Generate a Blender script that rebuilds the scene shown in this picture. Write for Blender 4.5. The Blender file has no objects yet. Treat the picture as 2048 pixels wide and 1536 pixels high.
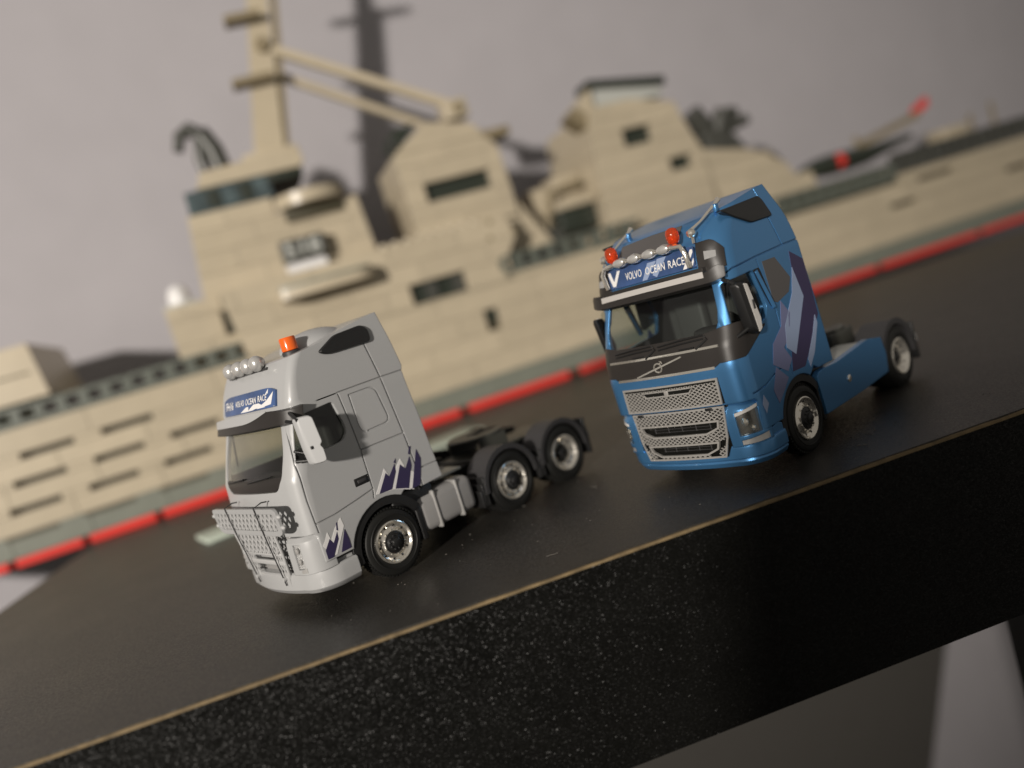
import bpy, bmesh, math, random
from mathutils import Vector, Matrix
random.seed(7)
C = bpy.context.scene
COL = C.collection
# ------------------------------------------------------------------ camera, light, exposure
CAM_H, PITCH, ROLL = 3.45, math.radians(5.977), math.radians(-16.997)
fw = Vector((0, math.cos(PITCH), -math.sin(PITCH)))
up0 = Vector((0, math.sin(PITCH), math.cos(PITCH)))
rt0 = Vector((1, 0, 0))
cr, sr = math.cos(ROLL), math.sin(ROLL)
rt = rt0*cr + up0*sr
up = up0*cr - rt0*sr
cd = bpy.data.cameras.new('camera')
cam = bpy.data.objects.new('camera', cd)
COL.objects.link(cam)
m = Matrix((rt, up, -fw)).transposed().to_4x4()
m.translation = Vector((0, 0, CAM_H))
cam.matrix_world = m
cd.sensor_width = 36
cd.lens = 1600/2048*36
cd.clip_start, cd.clip_end = 0.1, 1000
cd.dof.use_dof = True
cd.dof.focus_distance = 11.35
cd.dof.aperture_fstop = (cd.lens/1000)/0.29
C.camera = cam
w = bpy.data.worlds.new('World')
C.world = w
w.use_nodes = True
w.node_tree.nodes['Background'].inputs[0].default_value = (1.0, 0.93, 0.84, 1)
w.node_tree.nodes['Background'].inputs[1].default_value = 0.23
ld = bpy.data.lights.new('room_lamp', 'SPOT')      # a shaded room lamp, up and behind on the left
ld.energy = 1000000
ld.color = (1.0, 0.925, 0.84)
ld.shadow_soft_size = 3.4
ld.spot_size = math.radians(33)
ld.spot_blend = 1.0
lo = bpy.data.objects.new('room_lamp', ld)
lo.location = (-56.0, -106.3, 31.5)
lo.rotation_euler = (Vector((-11, 26, 8))-lo.location).to_track_quat('-Z', 'Y').to_euler()
COL.objects.link(lo)
C.view_settings.view_transform = 'Standard'
C.view_settings.look = 'None'
C.view_settings.exposure = 0
C.view_settings.gamma = 1

# ------------------------------------------------------------------ materials
def lin(c):
    return tuple(((v/255)/12.92 if v/255 <= .04045 else ((v/255+.055)/1.055)**2.4) for v in c) + (1,)

def mat(name, col, rough=.5, metal=0, spec=.5, coat=0, bump=0, bscale=200, var=0, vscale=6, bevel=0, trans=0, emis=None, rvar=0):
    mt = bpy.data.materials.new(name)
    mt.use_nodes = True
    nt = mt.node_tree
    b = nt.nodes['Principled BSDF']
    col = tuple(col) + ((1,) if len(col) == 3 else ())
    b.inputs['Base Color'].default_value = col
    b.inputs['Roughness'].default_value = rough
    b.inputs['Metallic'].default_value = metal
    b.inputs['Specular IOR Level'].default_value = spec
    b.inputs['Coat Weight'].default_value = coat
    b.inputs['Coat Roughness'].default_value = .08
    b.inputs['Transmission Weight'].default_value = trans
    tc = nt.nodes.new('ShaderNodeTexCoord')
    nrm = None
    if bevel:
        bv = nt.nodes.new('ShaderNodeBevel'); bv.samples = 4
        bv.inputs['Radius'].default_value = bevel
        nrm = bv.outputs[0]
    if bump:
        n = nt.nodes.new('ShaderNodeTexNoise'); n.inputs['Scale'].default_value = bscale; n.inputs['Detail'].default_value = 3
        nt.links.new(tc.outputs['Object'], n.inputs['Vector'])
        bp = nt.nodes.new('ShaderNodeBump'); bp.inputs['Strength'].default_value = bump; bp.inputs['Distance'].default_value = .01
        nt.links.new(n.outputs['Fac'], bp.inputs['Height'])
        if nrm: nt.links.new(nrm, bp.inputs['Normal'])
        nrm = bp.outputs[0]
    if nrm: nt.links.new(nrm, b.inputs['Normal'])
    if var or rvar:
        n = nt.nodes.new('ShaderNodeTexNoise'); n.inputs['Scale'].default_value = vscale; n.inputs['Detail'].default_value = 4
        nt.links.new(tc.outputs['Object'], n.inputs['Vector'])
        if var:
            r = nt.nodes.new('ShaderNodeValToRGB')
            r.color_ramp.elements[0].position = .3; r.color_ramp.elements[1].position = .7
            r.color_ramp.elements[0].color = tuple(max(0, c*(1-var)) for c in col[:3]) + (1,)
            r.color_ramp.elements[1].color = tuple(min(1, c*(1+var)) for c in col[:3]) + (1,)
            nt.links.new(n.outputs['Fac'], r.inputs[0]); nt.links.new(r.outputs[0], b.inputs['Base Color'])
        if rvar:
            mr = nt.nodes.new('ShaderNodeMapRange')
            mr.inputs[3].default_value = max(.02, rough-rvar); mr.inputs[4].default_value = rough+rvar
            nt.links.new(n.outputs['Fac'], mr.inputs[0]); nt.links.new(mr.outputs[0], b.inputs['Roughness'])
    return mt

def glass_mat(name, tint=(.8, .85, .83), refl=.12, rough=.03):
    mt = bpy.data.materials.new(name); mt.use_nodes = True
    nt = mt.node_tree; nt.nodes.clear()
    o = nt.nodes.new('ShaderNodeOutputMaterial')
    t = nt.nodes.new('ShaderNodeBsdfTransparent'); t.inputs[0].default_value = tint + (1,)
    g = nt.nodes.new('ShaderNodeBsdfGlossy'); g.inputs['Roughness'].default_value = rough
    f = nt.nodes.new('ShaderNodeFresnel'); f.inputs['IOR'].default_value = 1.5
    a = nt.nodes.new('ShaderNodeMath'); a.operation = 'ADD'; a.use_clamp = True; a.inputs[1].default_value = refl
    mx = nt.nodes.new('ShaderNodeMixShader')
    ge = nt.nodes.new('ShaderNodeNewGeometry')          # the inner side of a thin pane only transmits
    om = nt.nodes.new('ShaderNodeMath'); om.operation = 'SUBTRACT'; om.inputs[0].default_value = 1
    ml = nt.nodes.new('ShaderNodeMath'); ml.operation = 'MULTIPLY'
    nt.links.new(ge.outputs['Backfacing'], om.inputs[1])
    nt.links.new(f.outputs[0], a.inputs[0]); nt.links.new(a.outputs[0], ml.inputs[0]); nt.links.new(om.outputs[0], ml.inputs[1]); nt.links.new(ml.outputs[0], mx.inputs[0])
    nt.links.new(t.outputs[0], mx.inputs[1]); nt.links.new(g.outputs[0], mx.inputs[2]); nt.links.new(mx.outputs[0], o.inputs[0])
    return mt

M = {}
M['grey_paint'] = mat('pale_grey_paint', (.372, .376, .376), .34, coat=.35, bump=.04, bscale=60, bevel=.022)
M['grey_flat'] = mat('pale_grey_plastic', (.372, .376, .376), .38, coat=.2, bump=.05, bscale=70, bevel=.012)
M['lattice'] = mat('pale_grey_lattice', (.40, .402, .40), .42, bump=.1, bscale=90)
M['blue'] = mat('metallic_blue_paint', (.085, .262, .53), .31, metal=.66, coat=.3, bump=.05, bscale=160, bevel=.025)
M['black'] = mat('black_plastic', (.012, .012, .012), .38, bump=.08, bscale=80, bevel=.012)
M['satin'] = mat('black_satin_trim', (.022, .019, .017), .42, bump=.06, bscale=80, bevel=.015)
M['charcoal'] = mat('charcoal_plastic', (.035, .034, .035), .5, bump=.1, bscale=60, bevel=.015)
M['rubber'] = mat('tyre_rubber', (.010, .010, .009), .55, bump=.15, bscale=60, spec=.35)
M['chrome'] = mat('chrome', (.84, .80, .72), .15, metal=.86, bump=.16, bscale=22)
M['silver'] = mat('silver_grille_plastic', (.42, .405, .38), .36, metal=.4, bump=.05, bscale=100)
M['tank'] = mat('grey_tank_plastic', (.26, .255, .25), .42, coat=.2, bump=.05, bscale=60, bevel=.02)
M['orange'] = mat('orange_beacon', (.75, .12, .012), .18, coat=.4, bump=.08, bscale=20)
M['orange_clear'] = mat('clear_orange_beacon', (.95, .13, .03), .06, trans=.75)
M['clear'] = mat('clear_lamp_plastic', (.75, .75, .74), .12, trans=.6, coat=.3)
M['lamp_grey'] = mat('lamp_reflector', (.55, .54, .52), .3, metal=.5, bump=.5, bscale=14)
M['dark_glass'] = mat('dark_vent', (.006, .006, .005), .3)
M['reflector'] = mat('dark_reflector', (.16, .155, .145), .22, metal=.6, bump=.6, bscale=16, var=.5, vscale=9)
M['strap'] = mat('tank_strap', (.26, .255, .245), .4)
M['interior'] = mat('cab_interior', (.022, .021, .02), .6)
M['seat'] = mat('seat_plastic', (.06, .06, .057), .6)
M['white'] = mat('white_print', (.72, .71, .70), .4)
M['navy'] = mat('navy_print', (.032, .025, .07), .35)
M['plate_blue'] = mat('blue_plate_print', (.04, .078, .19), .3, var=.4, vscale=2.2)
M['lavender'] = mat('lavender_decal', (.26, .325, .47), .38)
M['lilac'] = mat('lilac_decal', (.15, .165, .29), .38)
M['plum'] = mat('plum_decal', (.038, .030, .08), .38)
M['greydecal'] = mat('grey_window_decal', (.085, .08, .078), .35)
M['visor_strip'] = mat('pale_visor_decal', (.45, .43, .41), .45)
M['mirror_white'] = mat('mirror_face', (.62, .60, .57), .3)
M['glass'] = glass_mat('window_glass', (.86, .885, .875), .05)
M['glass_dark'] = glass_mat('smoked_glass', (.55, .57, .56), .03)
M['glass_haze'] = glass_mat('hazy_windscreen', (.90, .90, .87), .12, .25)
M['tan'] = [mat('tan_brick_plastic', (.435*k, .375*k, .272*k), .36, var=.04, vscale=1.5, bump=.03, bscale=8, bevel=.03) for k in (1, .96, 1.04)]
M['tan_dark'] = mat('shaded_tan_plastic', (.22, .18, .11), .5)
M['core'] = mat('shaded_tan_core', (.055, .048, .026), .6)  # dark tone puts shade inside the open hull slots
M['sand_green'] = mat('grey_green_brick_plastic', (.165, .177, .145), .4, var=.06, vscale=1.5, bevel=.03)
M['rail'] = mat('dark_grey_green_plastic', (.10, .112, .092), .45, bevel=.03)
M['red'] = mat('red_brick_plastic', (.68, .045, .035), .3, var=.05, vscale=1, bevel=.04)
M['dkgreen'] = mat('dark_green_plastic', (.022, .028, .02), .4, bevel=.03)
M['dkgrey'] = mat('dark_grey_plastic', (.055, .056, .048), .42, bevel=.03)
M['bluegrey'] = mat('blue_grey_window_plastic', (.07, .095, .10), .22, var=.4, vscale=2)
M['ltgrey'] = mat('light_grey_plastic', (.42, .43, .40), .4, bevel=.03)
M['palegreen'] = mat('pale_green_card', (.47, .53, .45), .5, var=.03)
M['strip'] = None

def wall_mat():
    mt = mat('painted_wall', (.365, .350, .368), .85, bump=.12, bscale=5, var=.025, vscale=.5)
    return mt
M['wall'] = wall_mat()

def sparkle_mat(name, base, rough, scale, amt, spec=.5, dust=0, dscale=(1, 1, 1), soft=0):
    """dark laminate: tiny randomly tilted facets catch the lamp; optional sparse pale dust"""
    mt = bpy.data.materials.new(name); mt.use_nodes = True
    nt = mt.node_tree; b = nt.nodes['Principled BSDF']; L = nt.links.new
    b.inputs['Roughness'].default_value = rough
    b.inputs['Specular IOR Level'].default_value = spec
    tc = nt.nodes.new('ShaderNodeTexCoord'); mp = nt.nodes.new('ShaderNodeMapping'); mp.inputs['Scale'].default_value = dscale
    L(tc.outputs['Object'], mp.inputs[0])
    v = nt.nodes.new('ShaderNodeTexVoronoi'); v.inputs['Scale'].default_value = scale
    L(mp.outputs[0], v.inputs['Vector'])
    s = nt.nodes.new('ShaderNodeVectorMath'); s.operation = 'SUBTRACT'; s.inputs[1].default_value = (.5, .5, .5)
    L(v.outputs['Color'], s.inputs[0])
    k = nt.nodes.new('ShaderNodeVectorMath'); k.operation = 'SCALE'; k.inputs['Scale'].default_value = amt
    L(s.outputs[0], k.inputs[0])
    g = nt.nodes.new('ShaderNodeNewGeometry')
    a = nt.nodes.new('ShaderNodeVectorMath'); a.operation = 'ADD'
    L(g.outputs['Normal'], a.inputs[0]); L(k.outputs[0], a.inputs[1])
    n = nt.nodes.new('ShaderNodeVectorMath'); n.operation = 'NORMALIZE'
    L(a.outputs[0], n.inputs[0]); L(n.outputs[0], b.inputs['Normal'])
    no = nt.nodes.new('ShaderNodeTexNoise'); no.inputs['Scale'].default_value = .9; no.inputs['Detail'].default_value = 5
    L(tc.outputs['Object'], no.inputs['Vector'])
    rp = nt.nodes.new('ShaderNodeValToRGB')
    rp.color_ramp.elements[0].position = .3; rp.color_ramp.elements[1].position = .75
    rp.color_ramp.elements[0].color = tuple(c*.8 for c in base) + (1,); rp.color_ramp.elements[1].color = tuple(c*1.25 for c in base) + (1,)
    L(no.outputs['Fac'], rp.inputs[0])
    out = rp.outputs[0]
    mr = nt.nodes.new('ShaderNodeMapRange'); mr.inputs[3].default_value = rough-.06; mr.inputs[4].default_value = rough+.08
    L(no.outputs['Fac'], mr.inputs[0]); L(mr.outputs[0], b.inputs['Roughness'])
    if dust:
        d = nt.nodes.new('ShaderNodeTexVoronoi'); d.inputs['Scale'].default_value = 9
        L(tc.outputs['Object'], d.inputs['Vector'])
        lt = nt.nodes.new('ShaderNodeMath'); lt.operation = 'LESS_THAN'; lt.inputs[1].default_value = .085
        L(d.outputs['Distance'], lt.inputs[0])
        sp = nt.nodes.new('ShaderNodeSeparateColor'); L(d.outputs['Color'], sp.inputs[0])
        gt = nt.nodes.new('ShaderNodeMath'); gt.operation = 'GREATER_THAN'; gt.inputs[1].default_value = 1-dust
        L(sp.outputs[0], gt.inputs[0])
        mu = nt.nodes.new('ShaderNodeMath'); mu.operation = 'MULTIPLY'; L(lt.outputs[0], mu.inputs[0]); L(gt.outputs[0], mu.inputs[1])
        m2 = nt.nodes.new('ShaderNodeMath'); m2.operation = 'MULTIPLY'; m2.inputs[1].default_value = .55; L(mu.outputs[0], m2.inputs[0])
        mx = nt.nodes.new('ShaderNodeMix'); mx.data_type = 'RGBA'
        L(m2.outputs[0], mx.inputs[0]); L(out, mx.inputs[6]); mx.inputs[7].default_value = (.22, .2, .17, 1)
        out = mx.outputs[2]
    L(out, b.inputs['Base Color'])
    return mt
M['top'] = sparkle_mat('black_laminate_top', (.025, .023, .020), .42, 52, .20, .5, dust=.10)
M['front'] = sparkle_mat('black_textured_edge', (.0045, .0045, .004), .35, 74, .60, .13, dscale=(.75, 1, 1.3))
M['strip'] = mat('raw_board_edge', (.165, .118, .058), .7, var=.35, vscale=5, bump=.4, bscale=20)
M['leg'] = mat('black_table_leg', (.008, .008, .007), .5, bump=.1, bscale=20)

# ------------------------------------------------------------------ mesh helpers
def link(o, parent=None):
    COL.objects.link(o)
    if parent: o.parent = parent
    return o

def shade(me, ang=32):
    bm = bmesh.new(); bm.from_mesh(me)
    for f in bm.faces: f.smooth = True
    for e in bm.edges:
        e.smooth = not (len(e.link_faces) == 2 and e.calc_face_angle(0) > math.radians(ang)) if len(e.link_faces) == 2 else False
    bm.to_mesh(me); bm.free()

class MB:
    """collects shapes into one mesh"""
    def __init__(s): s.v = []; s.f = []; s.mi = []
    def add(s, V, F, mi=0):
        n = len(s.v); s.v += [tuple(v) for v in V]; s.f += [tuple(i+n for i in f) for f in F]; s.mi += [mi]*len(F); return s
    def box(s, x0, x1, y0, y1, z0, z1, mi=0):
        V = [(x, y, z) for x in (x0, x1) for y in (y0, y1) for z in (z0, z1)]
        return s.hexa(V, mi)
    def hexa(s, V, mi=0):  # index bits: x*4+y*2+z
        return s.add(V, [(0, 1, 3, 2), (4, 6, 7, 5), (0, 4, 5, 1), (2, 3, 7, 6), (0, 2, 6, 4), (1, 5, 7, 3)], mi)
    def rbox(s, x0, x1, y0, y1, z0, z1, r=.02, mi=0):
        bm = bmesh.new()
        bmesh.ops.create_cube(bm, size=1)
        for v in bm.verts: v.co = Vector(((x0+x1)/2+v.co.x*(x1-x0), (y0+y1)/2+v.co.y*(y1-y0), (z0+z1)/2+v.co.z*(z1-z0)))
        r = min(r, .49*min(x1-x0, y1-y0, z1-z0))
        bmesh.ops.bevel(bm, geom=bm.edges[:], offset=r, segments=3, profile=.5, affect='EDGES')
        s.bm(bm, mi); bm.free(); return s
    def bm(s, bm, mi=0):
        bm.verts.ensure_lookup_table(); bm.verts.index_update()
        return s.add([v.co for v in bm.verts], [[v.index for v in f.verts] for f in bm.faces], mi)
    def prism(s, poly, axis, a, b, mi=0):
        """poly in the two other axes, extruded on axis from a to b"""
        def P(p, c):
            return {'x': (c, p[0], p[1]), 'y': (p[0], c, p[1]), 'z': (p[0], p[1], c)}[axis]
        n = len(poly)
        V = [P(p, a) for p in poly] + [P(p, b) for p in poly]
        F = [tuple(range(n)), tuple(range(2*n-1, n-1, -1))] + [(i, i+n, (i+1) % n + n, (i+1) % n) for i in range(n)]
        return s.add(V, F, mi)
    def tube(s, pts, r, n=10, mi=0, caps=True):
        pts = [Vector(p) for p in pts]
        rr = r if isinstance(r, (list, tuple)) else [r]*len(pts)
        V = []; F = []
        ref = Vector((0, 0, 1))
        for i, p in enumerate(pts):
            t = (pts[min(i+1, len(pts)-1)]-pts[max(i-1, 0)]).normalized()
            if abs(t.dot(ref)) > .97: ref = Vector((1, 0, 0)) if abs(t.x) < .9 else Vector((0, 1, 0))
            a = t.cross(ref).normalized(); b = t.cross(a)
            ref = -b if False else ref
            for k in range(n):
                th = 2*math.pi*k/n
                V.append(p+(a*math.cos(th)+b*math.sin(th))*rr[i])
        for i in range(len(pts)-1):
            for k in range(n):
                F.append((i*n+k, i*n+(k+1) % n, (i+1)*n+(k+1) % n, (i+1)*n+k))
        if caps:
            F.append(tuple(range(n-1, -1, -1))); F.append(tuple(range((len(pts)-1)*n, len(pts)*n)))
        return s.add(V, F, mi)
    def lathe(s, prof, axis='y', n=40, c=(0, 0, 0), mi=0, close=False):
        """prof: list of (radius, along)"""
        V = []; F = []
        for r, a in prof:
            for k in range(n):
                th = 2*math.pi*k/n
                u, q = r*math.cos(th), r*math.sin(th)
                V.append({'y': (c[0]+u, c[1]+a, c[2]+q), 'z': (c[0]+u, c[1]+q, c[2]+a), 'x': (c[0]+a, c[1]+u, c[2]+q)}[axis])
        m_ = len(prof)
        for i in range(m_ if close else m_-1):
            j = (i+1) % m_
            for k in range(n):
                F.append((i*n+k, i*n+(k+1) % n, j*n+(k+1) % n, j*n+k))
        if not close:
            F.append(tuple(range(n))); F.append(tuple(range(m_*n-1, (m_-1)*n-1, -1)))
        return s.add(V, F, mi)
    def mesh(s, name):
        me = bpy.data.meshes.new(name)
        me.from_pydata(s.v, [], s.f)
        if any(s.mi): me.polygons.foreach_set('material_index', s.mi)
        bm = bmesh.new(); bm.from_mesh(me)
        bmesh.ops.recalc_face_normals(bm, faces=bm.faces); bm.to_mesh(me); bm.free()
        return me
    def build(s, name, mats, parent=None, ang=32, loc=None):
        me = s.mesh(name)
        shade(me, ang)
        for mm in (mats if isinstance(mats, (list, tuple)) else [mats]): me.materials.append(mm)
        o = bpy.data.objects.new(name, me)
        if loc: o.location = loc
        return link(o, parent)

def empty(name, loc=(0, 0, 0), rz=0, parent=None):
    o = bpy.data.objects.new(name, None); o.location = loc; o.rotation_euler = (0, 0, rz); o.empty_display_size = .3
    return link(o, parent)

def tag(o, label=None, cat=None, group=None, kind=None):
    for k, v in (('label', label), ('category', cat), ('group', group), ('kind', kind)):
        if v: o[k] = v
    return o

def copy_obj(o, parent, loc=None, rz=None):
    c = o.copy(); COL.objects.link(c); c.parent = parent
    if loc is not None: c.location = loc
    if rz is not None: c.rotation_euler = (0, 0, rz)
    for ch in list(o.children): copy_obj(ch, c)
    return c

DEBUG = False
def line_inside(o, cab, material):
    """faces well inside the shell are the unpainted lining"""
    o.data.materials.append(material); k = len(o.data.materials)-1
    for p in o.data.polygons:
        c = p.center; F, W, rc, cr_, xr = cab.at(c.z)
        if 1.2 < c.z < 3.36 and abs(c.y) < cab.Y(c.x, c.z)-.06 and xr+.1 < c.x < F-cr_-.05: p.material_index = k
def cut(base, cutters):
    """real holes and grooves: boolean differences, evaluated straight away"""
    me = base.data
    for cb in cutters:
        cm = cb.mesh('cutter'); o = link(bpy.data.objects.new('cutter', cm), base.parent)
        md = base.modifiers.new('b', 'BOOLEAN'); md.operation = 'DIFFERENCE'; md.solver = 'EXACT'; md.object = o
        bpy.context.view_layer.update()
        dg = bpy.context.evaluated_depsgraph_get()
        me = bpy.data.meshes.new_from_object(base.evaluated_get(dg))
        base.modifiers.clear()
        if len(me.polygons) < .15*len(base.data.polygons):
            if DEBUG: print('CUT FAILED', base.name, cb.v[0])
            bpy.data.meshes.remove(me); me = base.data
        else:
            old = base.data; name = old.name; base.data = me; bpy.data.meshes.remove(old); me.name = name
        bpy.data.objects.remove(o); bpy.data.meshes.remove(cm)
        if DEBUG: print('CUT', base.name, len(me.polygons))
    bm = bmesh.new(); bm.from_mesh(me); bmesh.ops.remove_doubles(bm, verts=bm.verts, dist=.0006); bm.to_mesh(me); bm.free()
    shade(me, 30)
    base.modifiers.new('wn', 'WEIGHTED_NORMAL').keep_sharp = True

def clip_seg(p, d, poly):
    """param range of line p+t*d inside a convex polygon"""
    t0, t1 = -1e9, 1e9
    n = len(poly)
    area = sum(poly[i][0]*poly[(i+1) % n][1]-poly[(i+1) % n][0]*poly[i][1] for i in range(n))
    sg = 1 if area > 0 else -1
    for i in range(n):
        a, b = poly[i], poly[(i+1) % n]
        nx, ny = -(b[1]-a[1])*sg, (b[0]-a[0])*sg
        den = nx*d[0]+ny*d[1]; num = nx*(a[0]-p[0])+ny*(a[1]-p[1])
        if abs(den) < 1e-9:
            if num > 0: return None
        elif den > 0: t0 = max(t0, num/den)
        else: t1 = min(t1, num/den)
    return (t0, t1) if t1-t0 > 1e-3 else None

def lattice(mb, poly, pitch, wd, ang, place, th=.02):
    """crossing diagonal bars inside a convex polygon; place(u,v,w) -> xyz"""
    cx = sum(p[0] for p in poly)/len(poly); cy = sum(p[1] for p in poly)/len(poly)
    R_ = max(math.hypot(p[0]-cx, p[1]-cy) for p in poly)
    for si, a in enumerate((ang, math.pi-ang)):
        d = (math.cos(a), math.sin(a)); nn = (-d[1], d[0])
        k = -int(R_/pitch)-1
        while k*pitch < R_+pitch:
            p = (cx+nn[0]*k*pitch, cy+nn[1]*k*pitch)
            t = clip_seg(p, d, poly)
            if t:
                e = th*(1 if si == 0 else .9)
                V = []
                for tt in t:
                    for sgn in (-1, 1):
                        for ww in (0, e):
                            V.append(place(p[0]+d[0]*tt+nn[0]*sgn*wd/2, p[1]+d[1]*tt+nn[1]*sgn*wd/2, ww))
                mb.hexa(V)
            k += 1

def text_mesh(txt, name, mat_, parent, origin, ux, uy, width, height, depth=.004, shear=0, bold=.0):
    """flat printed lettering: characters laid along ux, upright along uy, fitted to width x height"""
    cu = bpy.data.curves.new('txt', 'FONT'); cu.body = txt; cu.size = 1; cu.shear = shear; cu.offset = bold
    cu.resolution_u = 3
    o = bpy.data.objects.new('txt', cu); COL.objects.link(o)
    dg = bpy.context.evaluated_depsgraph_get(); dg.update()
    me = bpy.data.meshes.new_from_object(o.evaluated_get(dg))
    bpy.data.objects.remove(o); bpy.data.curves.remove(cu)
    xs = [v.co.x for v in me.vertices]; ys = [v.co.y for v in me.vertices]
    x0, x1, y0, y1 = min(xs), max(xs), min(ys), max(ys)
    ux, uy, og = Vector(ux).normalized(), Vector(uy).normalized(), Vector(origin)
    un = ux.cross(uy)
    bm = bmesh.new(); bm.from_mesh(me)
    r = bmesh.ops.extrude_face_region(bm, geom=bm.faces[:])
    for g in r['geom']:
        if isinstance(g, bmesh.types.BMVert): g.co.z = 1
    for v in bm.verts:
        v.co = og+ux*((v.co.x-x0)/(x1-x0)*width)+uy*((v.co.y-y0)/(y1-y0)*height)+un*(v.co.z*depth)
    bmesh.ops.recalc_face_normals(bm, faces=bm.faces)
    bm.to_mesh(me); bm.free()
    me.name = name; me.materials.clear(); me.materials.append(mat_)
    return link(bpy.data.objects.new(name, me), parent)

# ------------------------------------------------------------------ setting: wall, floor, table
TH = math.atan(.305)
SU = Vector((math.cos(TH), math.sin(TH), 0)); SD = Vector((-math.sin(TH), math.cos(TH), 0)); S0 = Vector((-14, 24.3, 0))
def shipP(s, d, z): return S0+SU*s+SD*d+Vector((0, 0, z))
WD = 8.3
wb = MB()
wv = [shipP(s, d, z) for s in (-70, 110) for d in (WD, WD+1) for z in (-42, 60)]
wb.hexa(wv); wl = wb.build('wall', M['wall']); tag(wl, kind='structure')
fl = MB().box(-120, 120, -90, 110, -43, -42).build('floor', mat('pale_floor', (.25, .23, .21), .6, var=.1)); tag(fl, kind='structure')

TE = math.atan2(.128, 1)
tab = empty('table', (-11.45, 8.2, 0), TE)
tag(tab, 'black table with textured front edge carrying the toy trucks and ship', 'table')
TL, TD, TT = 60, 19.0, 2.75
tb = MB().box(0, TL, .03, TD, -.05, 0); tb.build('table_top', M['top'], tab)
fb = MB().box(0, TL, 0, TD, -TT, -.060); fb.build('front_edge', M['front'], tab)
# raw board strip that shows between the top sheet and the front edging: slightly uneven
st = MB(); nseg = 240
prev = None
for i in range(nseg+1):
    x = TL*i/nseg
    a = -.006-random.uniform(-.004, .006); b = -.014-random.uniform(0, .012)
    cur = (x, a, b)
    if prev:
        st.hexa([(prev[0], prev[1], -.0585), (prev[0], prev[1], prev[2]), (prev[0], .032, -.0585), (prev[0], .032, prev[2]),
                 (x, a, -.0585), (x, a, b), (x, .032, -.0585), (x, .032, b)])
    prev = cur
st.build('edge_strip', M['strip'], tab, ang=60)
for (x, y) in ((.2, 15), (20.4, 2.2), (55, 2.6), (55, 15)):
    MB().rbox(x, x+4.3, y, y+2.5, -42, -TT-.004, .1).build('leg', M['leg'], tab)

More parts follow.
